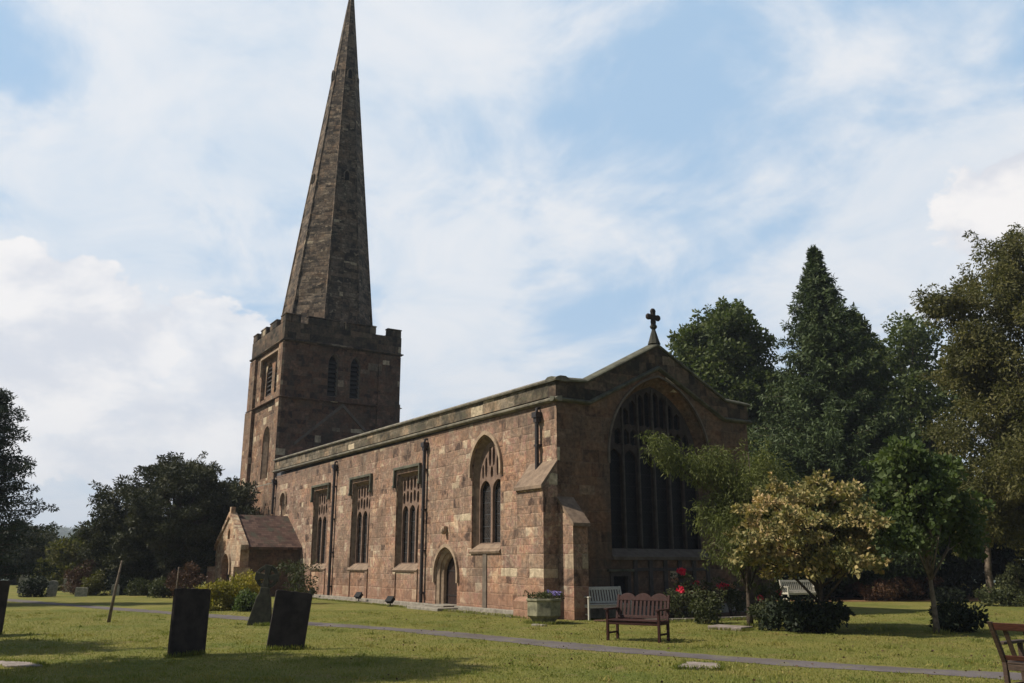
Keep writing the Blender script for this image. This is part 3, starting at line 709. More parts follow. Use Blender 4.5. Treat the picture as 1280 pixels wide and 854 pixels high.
for cx_, sx in ((X0, 1), (X1, -1)):
    for cy_, sy in ((Y0, 1), (Y1, -1)):
        xa, xb = sorted((cx_, cx_+sx*1.0)); ya, yb = sorted((cy_, cy_+sy*T)); merl(xa, xb, ya, yb)
        xa, xb = sorted((cx_, cx_+sx*T)); ya, yb = sorted((cy_+sy*T, cy_+sy*1.05)); merl(xa+.003, xb-.003, ya, yb)
obj('merlon', bmM, 'battlement_stone', church, bev=.08); obj('merlon_coping', capm, 'battlement_stone', church, bev=.04)
# belfry openings
def lou(l, fn, mat='shaded_trim'):
    a, b_, z0, zs, zt = l
    p = arch(a+.01, b_-.01, z0+.01, zs, zt-.01, 6); q = arch(a+.07, b_-.07, z0+.06, zs, zt-.1, 6)
    bm = BM(); band(bm, p+[p[0]], q+[q[0]], fn, -.3, -.04, -.3, -.14); f_ = obj('belfry_opening', bm, mat, church)
    bm = BM(); z_ = z0+.1
    while z_ < zs+.3:
        prism(bm, [(-.35, z_+.20), (-.12, z_), (-.12, z_+.05), (-.35, z_+.25)], lambda d, z, u: fn(u, z, d), a+.05, b_-.05); z_ += .30
    obj('louvre', bm, 'louvre_slate', f_)
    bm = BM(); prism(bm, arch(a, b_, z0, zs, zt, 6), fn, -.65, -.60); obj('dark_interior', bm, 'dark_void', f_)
for l in lv: lou(l, fte)
# south belfry panel: recess with two lights and a middle mullion
bm = BM(); mm = (pn[0]+pn[1])/2
H = [arch(pn[0]+.35, mm-.3, 12.5, 14.1, 14.75, 6), arch(mm+.3, pn[1]-.35, 12.5, 14.1, 14.75, 6)]
plate(bm, rect(*pn), H, fts, -.5, -.24); pb = obj('belfry_panel', bm, 'tower_sandstone', church)
bm = BM()
for h_ in H:
    l_, r_ = h_[0][0], h_[-1][0]; z_ = 12.55
    while z_ < 14.6: prism(bm, [(-.48, z_+.2), (-.3, z_), (-.3, z_+.05), (-.48, z_+.25)], lambda d, z, u: fts(u, z, d), l_, r_); z_ += .3
obj('louvre', bm, 'louvre_slate', pb)
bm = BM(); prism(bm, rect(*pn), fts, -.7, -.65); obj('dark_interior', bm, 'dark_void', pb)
bm = BM(); o = rect(pn[0]-.02, pn[1]+.02, pn[2], pn[3]+.02); prism(bm, [(pn[0]-.12, 13.9), (pn[0]-.12, pn[3]+.17), (pn[1]+.12, pn[3]+.17), (pn[1]+.12, 13.9), (pn[1]+.002, 13.9), (pn[1]+.002, pn[3]+.03), (pn[0]-.002, pn[3]+.03), (pn[0]-.002, 13.9)], fts, -.0, .12); obj('hood_mould', bm, 'trim_stone', pb)
# south lower window of the tower
a, b_, z0, zs, zt = sw
p = arch(a+.01, b_-.01, z0+.01, zs, zt-.01, 8); q = arch(a+.2, b_-.2, z0+.1, zs, zt-.25, 8)
bm = BM(); band(bm, p+[p[0]], q+[q[0]], fts, -.4, -.04, -.4, -.32); w_ = obj('window', bm, 'trim_stone', church)
bm = BM(); plate(bm, arch(a+.19, b_-.19, z0+.09, zs, zt-.24, 8), lights(a+.2, b_-.2, z0+.15, 8.9, 2, .1, .35, .04)+[lozenge((a+b_)/2, 9.6, .16, .2)], fts, -.5, -.405); obj('tracery', bm, 'tracery_stone', w_)
bm = BM(); prism(bm, arch(a+.19, b_-.19, z0+.09, zs, zt-.24, 8), fts, -.6, -.55); obj('glass', bm, 'dark_glass', w_)
# scar of an older, steeper nave roof on the tower's east face
bm = BM(); band(bm, [(1.3, 9.0), (4.4, 11.75), (7.2, 9.1)], [(1.3, 8.8), (4.4, 11.5), (7.2, 8.9)], fte, -.05, .09); obj('roof_scar', bm, 'shaded_trim', church)

# ------------------------------------------------------------------ spire
SC = (-33.75, 4.29); SA = (-33.75, 4.86, 46.3); SR = 3.27; rnd = random.Random(11)
def sp_at(z):
    t = (z-16.5)/(SA[2]-16.5); return SC[0]+(SA[0]-SC[0])*t, SC[1]+(SA[1]-SC[1])*t, SR*(1-t)
bm = BM(); rings = []; z_ = 15.6; zlev = []
while z_ < 45.6: zlev.append(z_); z_ += .52
zlev.append(45.9)
for z_ in zlev:
    cx_, cy_, r_ = sp_at(z_); ring = []
    for k_ in range(8):
        for s_ in (0, .5):
            aa = R(22.5+45*k_); ab = R(22.5+45*(k_+1))
            X = math.cos(aa)*(1-s_)+math.cos(ab)*s_; Y = math.sin(aa)*(1-s_)+math.sin(ab)*s_
            j = 1+rnd.uniform(-.014, .014)*(1 if s_ == 0 else .8)
            ring.append(bm.verts.new((cx_+X*r_*j, cy_+Y*r_*j, z_+rnd.uniform(-.02, .02))))
    rings.append(ring)
for A, B in zip(rings, rings[1:]):
    for k_ in range(16): bm.faces.new((A[k_], A[(k_+1) % 16], B[(k_+1) % 16], B[k_]))
tip = bm.verts.new(SA)
for k_ in range(16): bm.faces.new((rings[-1][k_], rings[-1][(k_+1) % 16], tip))
bm.faces.new(rings[0][::-1])
spire = obj('spire', bm, 'spire_stone', church)
bm = BM()
for k_ in range(8):      # roll mouldings on the arrises
    P = []
    for z_ in zlev[::2]:
        cx_, cy_, r_ = sp_at(z_); aa = R(22.5+45*k_); P.append((cx_+math.cos(aa)*(r_-.01), cy_+math.sin(aa)*(r_-.01), z_))
    tube(bm, P, [max(.02, .085*(1-i/len(P))+.02) for i in range(len(P))], 5)
obj('arris_roll', bm, 'spire_stone', spire)
# small lucarnes: openings with a weathered hood, on the cardinal faces
for (aa, z_, w__, h__) in ((0, 37.0, .32, .75), (90, 37, .32, .75), (180, 37, .32, .75), (270, 37.0, .32, .75), (0, 28.3, .34, .7), (270, 28.3, .34, .7)):
    cx_, cy_, r_ = sp_at(z_); ap = r_*math.cos(R(22.5)); rot = Matrix.Translation((cx_, cy_, z_)) @ Matrix.Rotation(R(aa), 4, 'Z')
    fn = lambda u, z, d, rot=rot, ap=ap: rot @ Vector((ap+d, u, z))
    p = arch(-w__/2-.06, w__/2+.06, 0, h__*.6, h__+.1, 4); q = arch(-w__/2, w__/2, 0, h__*.6, h__, 4)
    bm = BM(); band(bm, p, q, fn, -.25, .10); lf = obj('lucarne', bm, 'shaded_trim', spire)
    bm = BM(); prism(bm, q, fn, -.15, .025); obj('dark_opening', bm, 'dark_void', lf)

# ------------------------------------------------------------------ gable cross
bm = BM(); lathe(bm, [(.24, 0), (.19, .14), (.12, .38), (.075, .52), (.07, .56), (.13, .62), (.14, .68), (.06, .73), (.05, .80), (.0001, .82)], 8, (-.1, 4.4, 9.24), R(22.5))
cr = obj('gable_cross_shaft', bm, 'mossy_headstone', church)
bm = BM(); cz = 10.25
for dx, dz in ((0, .22), (0, -.17), (.22, 0), (-.22, 0)):
    for q in (.55, 1):
        bmesh.ops.create_uvsphere(bm, u_segments=8, v_segments=6, radius=.12 if q == 1 else .10, matrix=Matrix.Translation((-.1, 4.4+dx*q, cz+dz*q)) @ Matrix.Diagonal((.7, 1, 1, 1)))
bx(bm, -.16, 4.4-.07, cz-.34, -.04, 4.4+.07, cz+.22); bx(bm, -.158, 4.4-.3, cz-.06, -.042, 4.4+.3, cz+.06)
obj('cross_head', bm, 'slate_headstone', cr)

# ------------------------------------------------------------------ porch
PX0, PX1, PYF = -28.9, -23.9, -3.2
pxm = (PX0+PX1)/2; pev, prd = 2.62, 4.05
fp = fS(PYF)
bm = BM(); plate(bm, [(PX0, -.2), (PX0, pev), (pxm, prd+.1), (PX1, pev), (PX1, -.2)], [arch(pxm-.8, pxm+.8, -.1, 1.35, 2.15, 8), arch(pxm-.22, pxm+.22, 2.95, 3.25, 3.5, 4)], fp, -.45, 0)
po = obj('porch', bm, 'porch_ashlar', church)
bm = BM(); bx(bm, PX1-.4, PYF+.451, -.2, PX1, -.002, pev-.02); bx(bm, PX0, PYF+.451, -.2, PX0+.4, -.002, pev-.02); obj('porch_side_wall', bm, 'porch_side', po)
bm = BM(); P = [(PX0-.28, pev-.12), (pxm, prd+.22), (PX1+.28, pev-.12)]; Q = [(PX0-.24, pev-.26), (pxm, prd+.08), (PX1+.24, pev-.26)]
band(bm, P, Q, fS(0), .0, -PYF-.20); obj('porch_roof', bm, 'clay_tiles', po)
bm = BM(); band(bm, [(PX0-.32, pev-.02), (pxm, prd+.36), (PX1+.32, pev-.02)], [(PX0-.30, pev-.24), (pxm, prd+.12), (PX1+.30, pev-.24)], fp, -.32, .08)
bx(bm, pxm-.13, PYF-.02, prd+.25, pxm+.13, PYF+.22, prd+.62); obj('porch_gable_coping', bm, 'porch_ashlar', po)
bm = BM(); p = arch(pxm-.95, pxm+.95, 1.1, 1.35, 2.36, 8); q = arch(pxm-.81, pxm+.81, 1.1, 1.35, 2.17, 8); band(bm, p, q, fp, -.01, .1); obj('porch_arch_mould', bm, 'trim_stone', po)
bm = BM(); bx(bm, PX1-.05, PYF-.35, -.2, PX1+.25, PYF+.5, 1.5); bx(bm, PX0-.25, PYF-.35, -.2, PX0+.05, PYF+.5, 1.5); obj('porch_buttress', bm, 'porch_ashlar', po)
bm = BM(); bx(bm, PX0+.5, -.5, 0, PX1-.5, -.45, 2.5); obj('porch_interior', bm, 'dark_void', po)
bm = BM(); bx(bm, pxm-.78, PYF+.25, 0.02, pxm+.78, PYF+.32, 1.4); bx(bm, pxm-.6, PYF+.252, 1.4, pxm+.6, PYF+.318, 1.9); obj('porch_gate', bm, 'oak_door', po)

# ------------------------------------------------------------------ foliage tools
class Leaves:
    def __init__(s, seed): s.r = np.random.default_rng(seed); s.P = []; s.T = []; s.Sd = []; s.L = []; s.Wd = []; s.c = []
    def add(s, P, T, L, Wd, tint=None):
        n_ = len(P); r = s.r
        T = T/np.maximum(np.linalg.norm(T, axis=1, keepdims=True), 1e-6)
        q = r.normal(size=(n_, 3)); q[:, 2] *= .55; sd_ = np.cross(T, q); sd_ /= np.maximum(np.linalg.norm(sd_, axis=1, keepdims=True), 1e-6)
        s.P.append(P); s.T.append(T); s.Sd.append(sd_); k_ = .45+1.0*r.random(n_)**1.3; s.L.append(L*k_); s.Wd.append(Wd*k_)
        s.c.append(r.random(n_) if tint is None else tint)
    def clump(s, c, rad, n_, L, Wd, flat=.75, droop=0., out=.6, rmin=.35, tilt=None):
        r = s.r; d = r.normal(size=(n_, 3)); d /= np.linalg.norm(d, axis=1, keepdims=True)
        rr = rad*(rmin+(1-rmin)*r.random(n_)**.6)
        off = d*rr[:, None]; off[:, 2] *= flat
        T = d*out+r.normal(size=(n_, 3))*.6; T[:, 2] -= droop
        t0 = r.random()*.35; s.add(np.array(c)+off, T, L, Wd, np.clip(t0+r.random(n_)*.65, 0, 1))
    def build(s, name, mat, parent=None, base=(0, 0, 0)):
        P = np.concatenate(s.P)-np.array(base); T = np.concatenate(s.T); Sd = np.concatenate(s.Sd); L = np.concatenate(s.L)[:, None]; Wd = np.concatenate(s.Wd)[:, None]; c_ = np.concatenate(s.c)
        nn = np.cross(T, Sd)
        V = np.stack([P, P+T*L*.5+Sd*Wd*.5-nn*L*.06, P+T*L, P+T*L*.5-Sd*Wd*.5-nn*L*.06], 1).reshape(-1, 3).astype(np.float32)
        N_ = len(P); me = bpy.data.meshes.new(name)
        me.vertices.add(N_*4); me.vertices.foreach_set('co', V.ravel())
        me.loops.add(N_*4); me.loops.foreach_set('vertex_index', np.arange(N_*4, dtype=np.int32))
        me.polygons.add(N_); me.polygons.foreach_set('loop_start', np.arange(N_, dtype=np.int32)*4); me.polygons.foreach_set('loop_total', np.full(N_, 4, np.int32))
        at = me.attributes.new('tint', 'FLOAT', 'FACE'); at.data.foreach_set('value', c_.astype(np.float32))
        me.update(calc_edges=True)
        return link(name, me, mat, parent)

def crown_clumps(rg, c, rad, n_, hollow=.5, lump=.22):
    """clump centres inside a lumpy ellipsoid, crowded towards its skin"""
    out = []; ph = rg.uniform(0, 6.28, 6)
    for _ in range(n_):
        d = rg.normal(size=3); d /= np.linalg.norm(d)
        az_ = math.atan2(d[1], d[0]); el = math.asin(d[2])
        bumpf = 1+lump*(math.sin(3*az_+ph[0])*math.cos(2*el+ph[1])*.6+math.sin(5*az_+ph[2]+3*el)*.4+math.sin(7*el+ph[3]+2*az_)*.3)
        q = hollow+(1-hollow)*rg.random()**.6
        out.append(np.array(c)+d*np.array(rad)*q*bumpf)
    return out
def limbs(bm, base, top, r0, targets, rg, bend=.15, n_main=None):
    """a tapered, slightly bent trunk and limbs that reach towards some clumps (in coordinates of the thing)"""
    base, top = Vector(base), Vector(top); P = []; K = 7
    for i in range(K+1):
        t = i/K; P.append(base.lerp(top, t)+Vector((rg.normal()*bend*t*.4, rg.normal()*bend*t*.4, 0)))
    rad_ = [r0*(1.25 if i == 0 else 1)*(1-.8*i/K) for i in range(K+1)]
    tube(bm, [p.to_tuple() for p in P], rad_, 9)
    for tg in targets:
        tg = Vector([float(q) for q in tg]); hgt = min(1, max(.15, (tg.z-base.z)*rg.uniform(.45, .75)/max(.1, (top.z-base.z))))
        i = min(K-1, int(hgt*K)); s0 = P[i]; mid_ = s0.lerp(tg, .5)+Vector((rg.normal()*.15, rg.normal()*.15, .12*(tg-s0).length))
        tube(bm, [s0.to_tuple(), mid_.to_tuple(), tg.to_tuple()], [rad_[i]*.5, rad_[i]*.28, .012], 6)
def tree(name, label, cat, loc, H, rad, crown_z, n_cl, per, L, Wd, mat, r0=.2, crad=(.6, 1.0), seed=1, bark='bark', droop=0, hollow=.5, lump=.22, flat=.75, extra=(), group=None, lean=(0, 0), trunk_top=.8, nl=26, stems=1, zmin=None, rmin=.35, spray=.4):
    rg = np.random.default_rng(seed)
    t = thing(name, label, cat, (loc[0], loc[1], 0), 0, group)
    cz_ = crown_z; rs = np.random.default_rng(seed+900); cs = crown_clumps(rg, (lean[0], lean[1], cz_), rad, n_cl, hollow, lump)
    for e in extra: cs += crown_clumps(rg, e[0], e[1], e[2], .2, .2)
    if zmin is not None: cs = [q for q in cs if q[2] > zmin]
    lv_ = Leaves(seed)
    for q in cs: lv_.clump(q, rg.uniform(*crad), per, L, Wd, flat, droop, rmin=rmin)
    twigs = []
    for q in cs:            # ragged sprays that stand out of the outline
        if rs.random() < spray:
            d_ = q-np.array([lean[0], lean[1], cz_]); d_ = d_/max(.01, np.linalg.norm(d_))+rs.normal(size=3)*.35; d_ /= np.linalg.norm(d_)
            r_ = (crad[0]+crad[1])/2; e_ = q+d_*r_*rs.uniform(1.0, 1.7)
            for f_ in (.45, .75, 1.): lv_.clump(q*(1-f_)+e_*f_, r_*(.55-.3*f_), max(6, int(per*(.16-.08*f_))), L, Wd, .8, droop, rmin=.1)
            twigs.append((q, e_))
    lv_.build('crown', mat, t)
    bm = BM(); twigs = twigs[:nl//2]; ntw = [q for q, _ in twigs]
    for q, e_ in twigs: tube(bm, [tuple(q-(e_-q)*.05), tuple(e_)], [.014, .006], 4)
    tg = ntw+ [cs[i] for i in rg.choice(len(cs), min(nl, len(cs)), replace=False)]
    for s_ in range(stems):
        o_ = (0, 0) if stems == 1 else (rg.uniform(-.15, .15), rg.uniform(-.15, .15))
        limbs(bm, (o_[0], o_[1], -.1), (lean[0]*.8+o_[0]*4, lean[1]*.8+o_[1]*4, H*trunk_top), r0, tg[s_::stems], rg)
    obj('trunk', bm, bark, t, smooth=True)
    return t
def conifer(name, label, loc, H, Rb, n_br, per, mat, seed, zb=.6, L=.28, Wd=.07, power=.85, droop=.35, group=None, flatb=False, cat='tree', r0=.3, ragged=.18, gap=0):
    rg = np.random.default_rng(seed); t = thing(name, label, cat, (loc[0], loc[1], 0), 0, group); lv_ = Leaves(seed); bm = BM()
    tube(bm, [(0, 0, -.1), (0, 0, H*.5), (0, 0, H*.97)], [r0, r0*.6, .02], 8)
    for i in range(n_br):
        z_ = zb+(H-zb)*(i+rg.random())/n_br; tt = (z_-zb)/(H-zb); rr = Rb*(1-tt)**power*(1+rg.normal()*ragged)+.05
        if gap and rg.random() < gap: continue
        a_ = i*2.39996+rg.normal()*.2; dx, dy = math.cos(a_), math.sin(a_)
        m_ = max(2, int(rr/.42)); end = None
        for j in range(m_):
            f = (j+1)/m_; zz_ = z_+(.10*rr*f if flatb else (-.25*rr*f+.28*rr*f*f))
            c_ = np.array([dx*rr*f, dy*rr*f, zz_]); w__ = (.12+.20*(1-tt)+.22*rr*.35*(1-f*.55)) if not flatb else .40*(1.15-f*.5)
            lv_.clump(c_, w__, int(per*(1.2-.45*f)), L, Wd, .38 if flatb else .8, droop, .7, .2)
            end = c_
        tube(bm, [(0, 0, z_), tuple(end)], [.05*(1-tt)+.015, .008], 4)
    lv_.clump((0, 0, H-.1), .22, per//2, L*.8, Wd, 2.2, -.6, .5, .1)
    lv_.build('crown', mat, t); obj('trunk', bm, 'bark', t)
    return t
def shrub(label, loc, rad, n_cl, per, L, Wd, mat, seed, crad=(.16, .3), name='shrub', group=None, droop=0, cat='shrub', hollow=.35):
    rg = np.random.default_rng(seed); t = thing(name, label, cat, (loc[0], loc[1], 0), 0, group)
    cs = [q for q in crown_clumps(rg, (0, 0, rad[2]*.5), (rad[0], rad[1], rad[2]*.55), n_cl, hollow, .3)]
    for q in cs: q[2] = max(.06, q[2])
    lv_ = Leaves(seed)
    for q in cs: lv_.clump(q, rg.uniform(*crad), per, L, Wd, .85, droop)
    lv_.build('foliage', mat, t)
    bm = BM()
    for q in cs[::5]: tube(bm, [(q[0]*.15, q[1]*.15, -.03), tuple(q*np.array([.6, .6, .55])), tuple(q)], [.025, .014, .005], 4)
    obj('stem', bm, 'bark', t)
    return t

# ------------------------------------------------------------------ trees to the right
def P3(px, D): return spot(px, D)
tree('broadleaf_tree', 'twin-topped green tree rising directly behind the right shoulder of the gable', 'tree', P3(922, 52), 16, (3.3, 3.3, 6.6), 10.0, 170, 330, .26, .14, 'broad_leaf', .32, (.7, 1.15), 21,
     extra=[((.3, .6, 15.2), (1.3, 1.3, 2.4), 26), ((-.9, -1.7, 14.0), (1.0, 1.0, 2.0), 20)], hollow=.35)
conifer('conifer_tree', 'tallest pointed dark conifer, its tip standing above every other tree', P3(1054, 45), 18.5, 5.0, 440, 95, 'spruce_leaf', 22, 1.2, .24, .07, .95, ragged=.26)
tree('broadleaf_tree', 'dark green tree with sky gaps filling between the twin-topped tree and the pointed conifer', 'tree', P3(1002, 56), 13.4, (2.8, 2.8, 5.0), 9.4, 90, 260, .26, .14, 'broad_leaf', .3, (.7, 1.1), 29, hollow=.4, lump=.3)
conifer('conifer_tree', 'lower round-shouldered conifer pressed against the tallest pointed one', P3(1098, 50), 16.3, 3.7, 280, 95, 'broad_leaf', 23, 1.2, .26, .1, .62, ragged=.12)
tree('broadleaf_tree', 'loose dark green tree with sky gaps between the conifers and the big brownish tree', 'tree', P3(1160, 56), 16, (4.4, 4.2, 6.2), 11.2, 150, 260, .26, .14, 'broad_leaf', .3, (.7, 1.1), 24, hollow=.4, lump=.3)
tree('broadleaf_tree', 'largest tree, olive brown and feathery, cut by the right edge of the view', 'tree', P3(1362, 36), 17.6, (4.2, 4.3, 7.2), 9.0, 400, 400, .17, .065, 'olive_leaf', .4, (.55, .95), 25,
     extra=[((-1.8, -3.0, 4.2), (1.6, 1.6, 1.5), 26), ((-2.3, -3.9, 12.4), (.8, .9, .8), 9), ((-1.8, -3.4, 10.6), (1.2, 1.2, 1.0), 14), ((0, -3.9, 5.0), (1.6, 1.4, 1.6), 22), ((-.6, 0, 14.8), (2., 2., 1.3), 25)], droop=.45, hollow=.45, lump=.3, zmin=1.7)
# undergrowth and the dark belt behind the lawn
belt = [(890, 46, 3.2, 4.8, 'dark_leaf', 'dark evergreen thicket filling the gap right behind the church corner'),
        (975, 44, 3.0, 4.2, 'dark_leaf', 'dark evergreen thicket under the pointed conifer'),
        (1060, 46, 3.2, 4.6, 'dark_leaf', 'dark evergreen thicket behind the pale golden tree'),
        (1140, 46, 3.0, 5.2, 'dark_leaf', 'dark evergreen thicket behind the small green lawn tree'),
        (1215, 48, 3.2, 5.6, 'dark_leaf', 'dark evergreen thicket behind the bare-trunked tree'),
        (1300, 47, 3.4, 5.4, 'dark_leaf', 'dark evergreen thicket at the right edge behind the lawn')]
for i, (px, D, r_, h_, mt, lb) in enumerate(belt):
    shrub(lb, P3(px, D), (r_, r_*.8, h_), 75, 170, .26, .15, mt, 40+i, (.5, .9), 'evergreen_thicket', 'evergreen thickets behind the lawn')
for i, (px, D, r_, h_, mt, lb) in enumerate([(1098, 41, 1.3, .95, 'brown_leaf', 'low copper-brown shrub left of the small lawn tree trunk'), (1140, 42, 1.5, 1.05, 'brown_leaf', 'low copper-brown shrub right beside the small lawn tree trunk, far off'),
        (1182, 40, .7, .45, 'dark_leaf', 'tiny dark shrub on the leaf-strewn ground'), (1245, 36, 1.0, .6, 'shrub_leaf', 'low spreading green shrub at the lawn edge under the big tree'), (1276, 38, .9, 1.5, 'shrub_leaf', 'upright green shrub at the right edge under the big tree')]):
    shrub(lb, P3(px, D), (r_, r_*.8, h_), 34, 110, .11, .06, mt, 60+i, (.16, .3), 'shrub', 'low shrubs at the far side of the lawn')
t = thing('bare_trunk_tree', 'pale bare lower trunk standing on the far leaf-strewn ground', 'tree', (*P3(1234, 40), 0))
lv_ = Leaves(77); rg = np.random.default_rng(7)
for q in crown_clumps(rg, (0, 0, 4.9), (2.3, 2.3, 1.9), 60): lv_.clump(q, .6, 160, .16, .08, droop=.3)
lv_.build('crown', 'shrub_leaf', t)
bm = BM(); limbs(bm, (0, 0, -.1), (.2, .1, 5), .19, [(1, .6, 4.6), (-1, .3, 4.8), (.2, -1, 5)], rg); obj('trunk', bm, 'pale_bark', t, smooth=True)

# feathery tree in front of the east wall
tree('feathery_tree', 'light green feathery tree leaning across the lower right of the great east window', 'tree', (5.5, 2.3), 4.6, (1.1, 1.35, 1.75), 2.85, 85, 200, .12, .022, 'feather_leaf', .085, (.28, .5), 26,
     extra=[((-.9, -2.1, 4.7), (.15, .25, .15), 4), ((-.75, -1.7, 4.35), (.25, .35, .25), 7), ((-.4, -1.0, 4.1), (.4, .5, .4), 12), ((.1, .75, 3.7), (.6, .6, .7), 26), ((-.1, -.55, 3.6), (.6, .5, .9), 20)], droop=.9, hollow=.15, lump=.3, flat=1.1, trunk_top=.7, zmin=1.15)
# golden tree
tree('golden_tree', 'spreading small tree with cream-yellow leaves on the lawn', 'tree', (7.7, 2.5), 3.1, (1.75, 1.75, .95), 2.5, 95, 150, .115, .07, 'golden_leaf', .10, (.20, .38), 27,
     extra=[((-.1, .5, 3.35), (.9, .9, .35), 24), ((-.5, -1.5, 1.95), (.55, .6, .5), 18), ((-.2, 1.3, 2.1), (.8, .8, .5), 18), ((.4, -.2, 1.65), (1.4, 1.4, .35), 30)], hollow=.5, lump=.45, flat=.42, zmin=1.2, rmin=.2, spray=.35)
# small green tree
tree('lawn_tree', 'small round-headed green tree with a slim pale trunk on the lawn', 'tree', (9.6, 4.2), 3.7, (.85, .95, 1.2), 3.3, 70, 120, .14, .09, 'fresh_leaf', .075, (.22, .46), 28, 'pale_bark',
     extra=[((.0, -.6, 4.05), (.6, .6, .45), 12), ((.2, 1.0, 2.5), (.6, .6, .6), 12), ((0, -.9, 2.3), (.5, .5, .5), 10)], hollow=.3, lump=.5, zmin=1.45)
shrub('dark rounded bush spreading beneath the cream-yellow tree', (7.3, 2.2), (1.0, 1.0, .72), 60, 130, .10, .055, 'dark_leaf', 81, (.16, .28), 'dark_bush')
shrub('dark bush sheltering right of the slim pale trunk', (9.5, 5.3), (.55, .6, .62), 34, 110, .12, .05, 'dark_leaf', 82, (.12, .24), 'dark_bush')
# shrubs on the left of the golden tree
shrub('small pale green shrub at the foot of the feathery tree', (5.9, 2.4), (.35, .4, .65), 20, 90, .08, .04, 'shrub_leaf', 83, (.1, .2), 'small_shrub', 'small shrubs at the bed edge')
shrub('small leafy shrub left of the feathery tree trunk at the bed edge', (3.9, 2.3), (.4, .6, .8), 24, 90, .09, .045, 'shrub_leaf', 84, (.12, .22), 'small_shrub', 'small shrubs at the bed edge')

# roses in the bed before the east wall
rose_spots = [(1.55, 3.7, 1.25, 'rose bush with the biggest pink-red bloom, beside the stained bench', 1), (1.6, 4.5, 1.1, 'rose bush with orange-red blooms just right of the biggest bloom', 2), (1.8, 5.5, 1.0, 'leafy rose bush with scattered small red blooms farther along the bed', 3), (2.0, 2.9, .85, 'low rose bush almost without blooms behind the stained bench', 4), (2.4, 6.6, .9, 'last rose bush of the bed, mostly green, nearest the feathery tree', 5)]
for (x_, y_, h_, lb, sdd) in rose_spots:
    t = shrub(lb, (x_, y_), (.42, .48, h_), 30, 60, .075, .045, 'shrub_leaf', 90+sdd, (.10, .2), 'rose_bush', 'rose bushes in the bed by the east wall', cat='rose bush')
    rg = np.random.default_rng(sdd); nb = {1: 3, 2: 4, 3: 3, 4: 1, 5: 2}[sdd]
    for j in range(nb):
        lv_ = Leaves(sdd*10+j); big = (sdd == 1 and j == 0)
        c_ = (0, -.1, h_+.12) if big else (rg.uniform(-.3, .3), rg.uniform(-.4, .4), h_*rg.uniform(.6, 1.02))
        for k_ in range(4 if big else 1): lv_.clump((c_[0]+rg.normal()*.07*big, c_[1]+rg.normal()*.1*big, c_[2]+rg.normal()*.05*big), .10, 44, .07, .07, .8, -.1, .8, .1)
        lv_.build('rose_bloom', 'rose_petal' if j % 3 < 2 else 'pale_petal', t)

# ------------------------------------------------------------------ trees to the left
conifer('cedar_tree', 'dark layered cedar cut by the left edge of the view', P3(-40, 37), 8.9, 2.15, 190, 95, 'cedar_leaf', 31, .9, .15, .05, .45, .1, flatb=True, r0=.22, ragged=.3)
tree('yew_tree', 'broad dark yew spreading over the lawn edge left of the porch', 'tree', P3(215, 52), 7.0, (4.1, 4.0, 3.5), 3.9, 320, 330, .20, .07, 'yew_leaf', .5, (.5, .85), 32, extra=[((0, .1, 7.0), (1.5, 1.5, .8), 28), ((0, 3.0, 5.0), (1.6, 1.6, 1.5), 36), ((0, -3.4, 3.2), (1.3, 1.4, 1.6), 30)], hollow=.45, lump=.16, flat=.5, zmin=.25)
tree('yew_tree', 'smaller dark evergreen tree tucked between the broad yew and the tower', 'tree', P3(282, 60), 6.5, (2.4, 2.6, 3.2), 3.6, 110, 240, .20, .08, 'yew_leaf', .3, (.5, .8), 33, zmin=.3)
back = [(95, 58, 2.6, 1.5, 3.0, 'olive_leaf', 'small brownish tree beside the broad yew, its foot on the lawn edge'), (52, 66, 3.2, 1.9, 3.6, 'yew_leaf', 'dark small tree behind the cedar'), (125, 72, 3.8, 2.2, 3.8, 'broad_leaf', 'green tree seen between the cedar and the yew'), (20, 74, 4.2, 2.3, 4.6, 'yew_leaf', 'dark tree at the far left beyond the gravestones'), (150, 60, 3.0, 1.8, 3.2, 'dark_leaf', 'dark tree merging with the left flank of the broad yew')]
for i, (px, D, r_, cz_, h_, mt, lb) in enumerate(back):
    tree('background_tree', lb, 'tree', P3(px, D), h_, (r_*.7, r_*.7, r_*.62), cz_, 90, 200, .22, .1, mt, .16, (.45, .75), 140+i, group='trees beyond the left lawn', zmin=.2)
sh = [(100, 50, .9, 1.5, 'brown_leaf', 'reddish shrub by the pale gravestones on the far left lawn'), (118, 48, .6, 1.0, 'olive_leaf', 'low brownish shrub next to the reddish one'), (152, 49, .8, 1.1, 'dark_leaf', 'dark low shrub under the left side of the yew'), (178, 48, .7, .9, 'shrub_leaf', 'grey-green shrub at the left foot of the yew'), (207, 45, .55, .8, 'shrub_leaf', 'round pale green shrub left of the upright slate headstone'),
      (232, 44, 1.0, 1.7, 'brown_leaf', 'purple-brown shrub showing above the upright slate headstone'), (48, 46, .8, 1.0, 'dark_leaf', 'dark shrub at the foot of the cedar')]
for i, (px, D, r_, h_, mt, lb) in enumerate(sh):
    shrub(lb, P3(px, D), (r_, r_*.9, h_), 34, 110, .11, .06, mt, 160+i, (.18, .32), 'shrub', 'shrubs along the far edge of the left lawn')
shrub('bright yellow-green shrub in front of the porch arch', (-11.4, -6.55), (.72, .78, 1.15), 60, 140, .09, .05, 'yellow_leaf', 171, (.2, .34), 'yellow_shrub')
shrub('smaller yellow shrub left of the bright one, close to the porch', (-10.9, -7.55), (.5, .55, .85), 36, 130, .09, .05, 'yellow_leaf', 172, (.18, .3), 'yellow_shrub')
shrub('green leafy shrub between the yellow shrub and the celtic cross', (-9.6, -6.6), (.4, .45, .5), 30, 110, .11, .06, 'fresh_leaf', 173, (.16, .28), 'green_shrub')
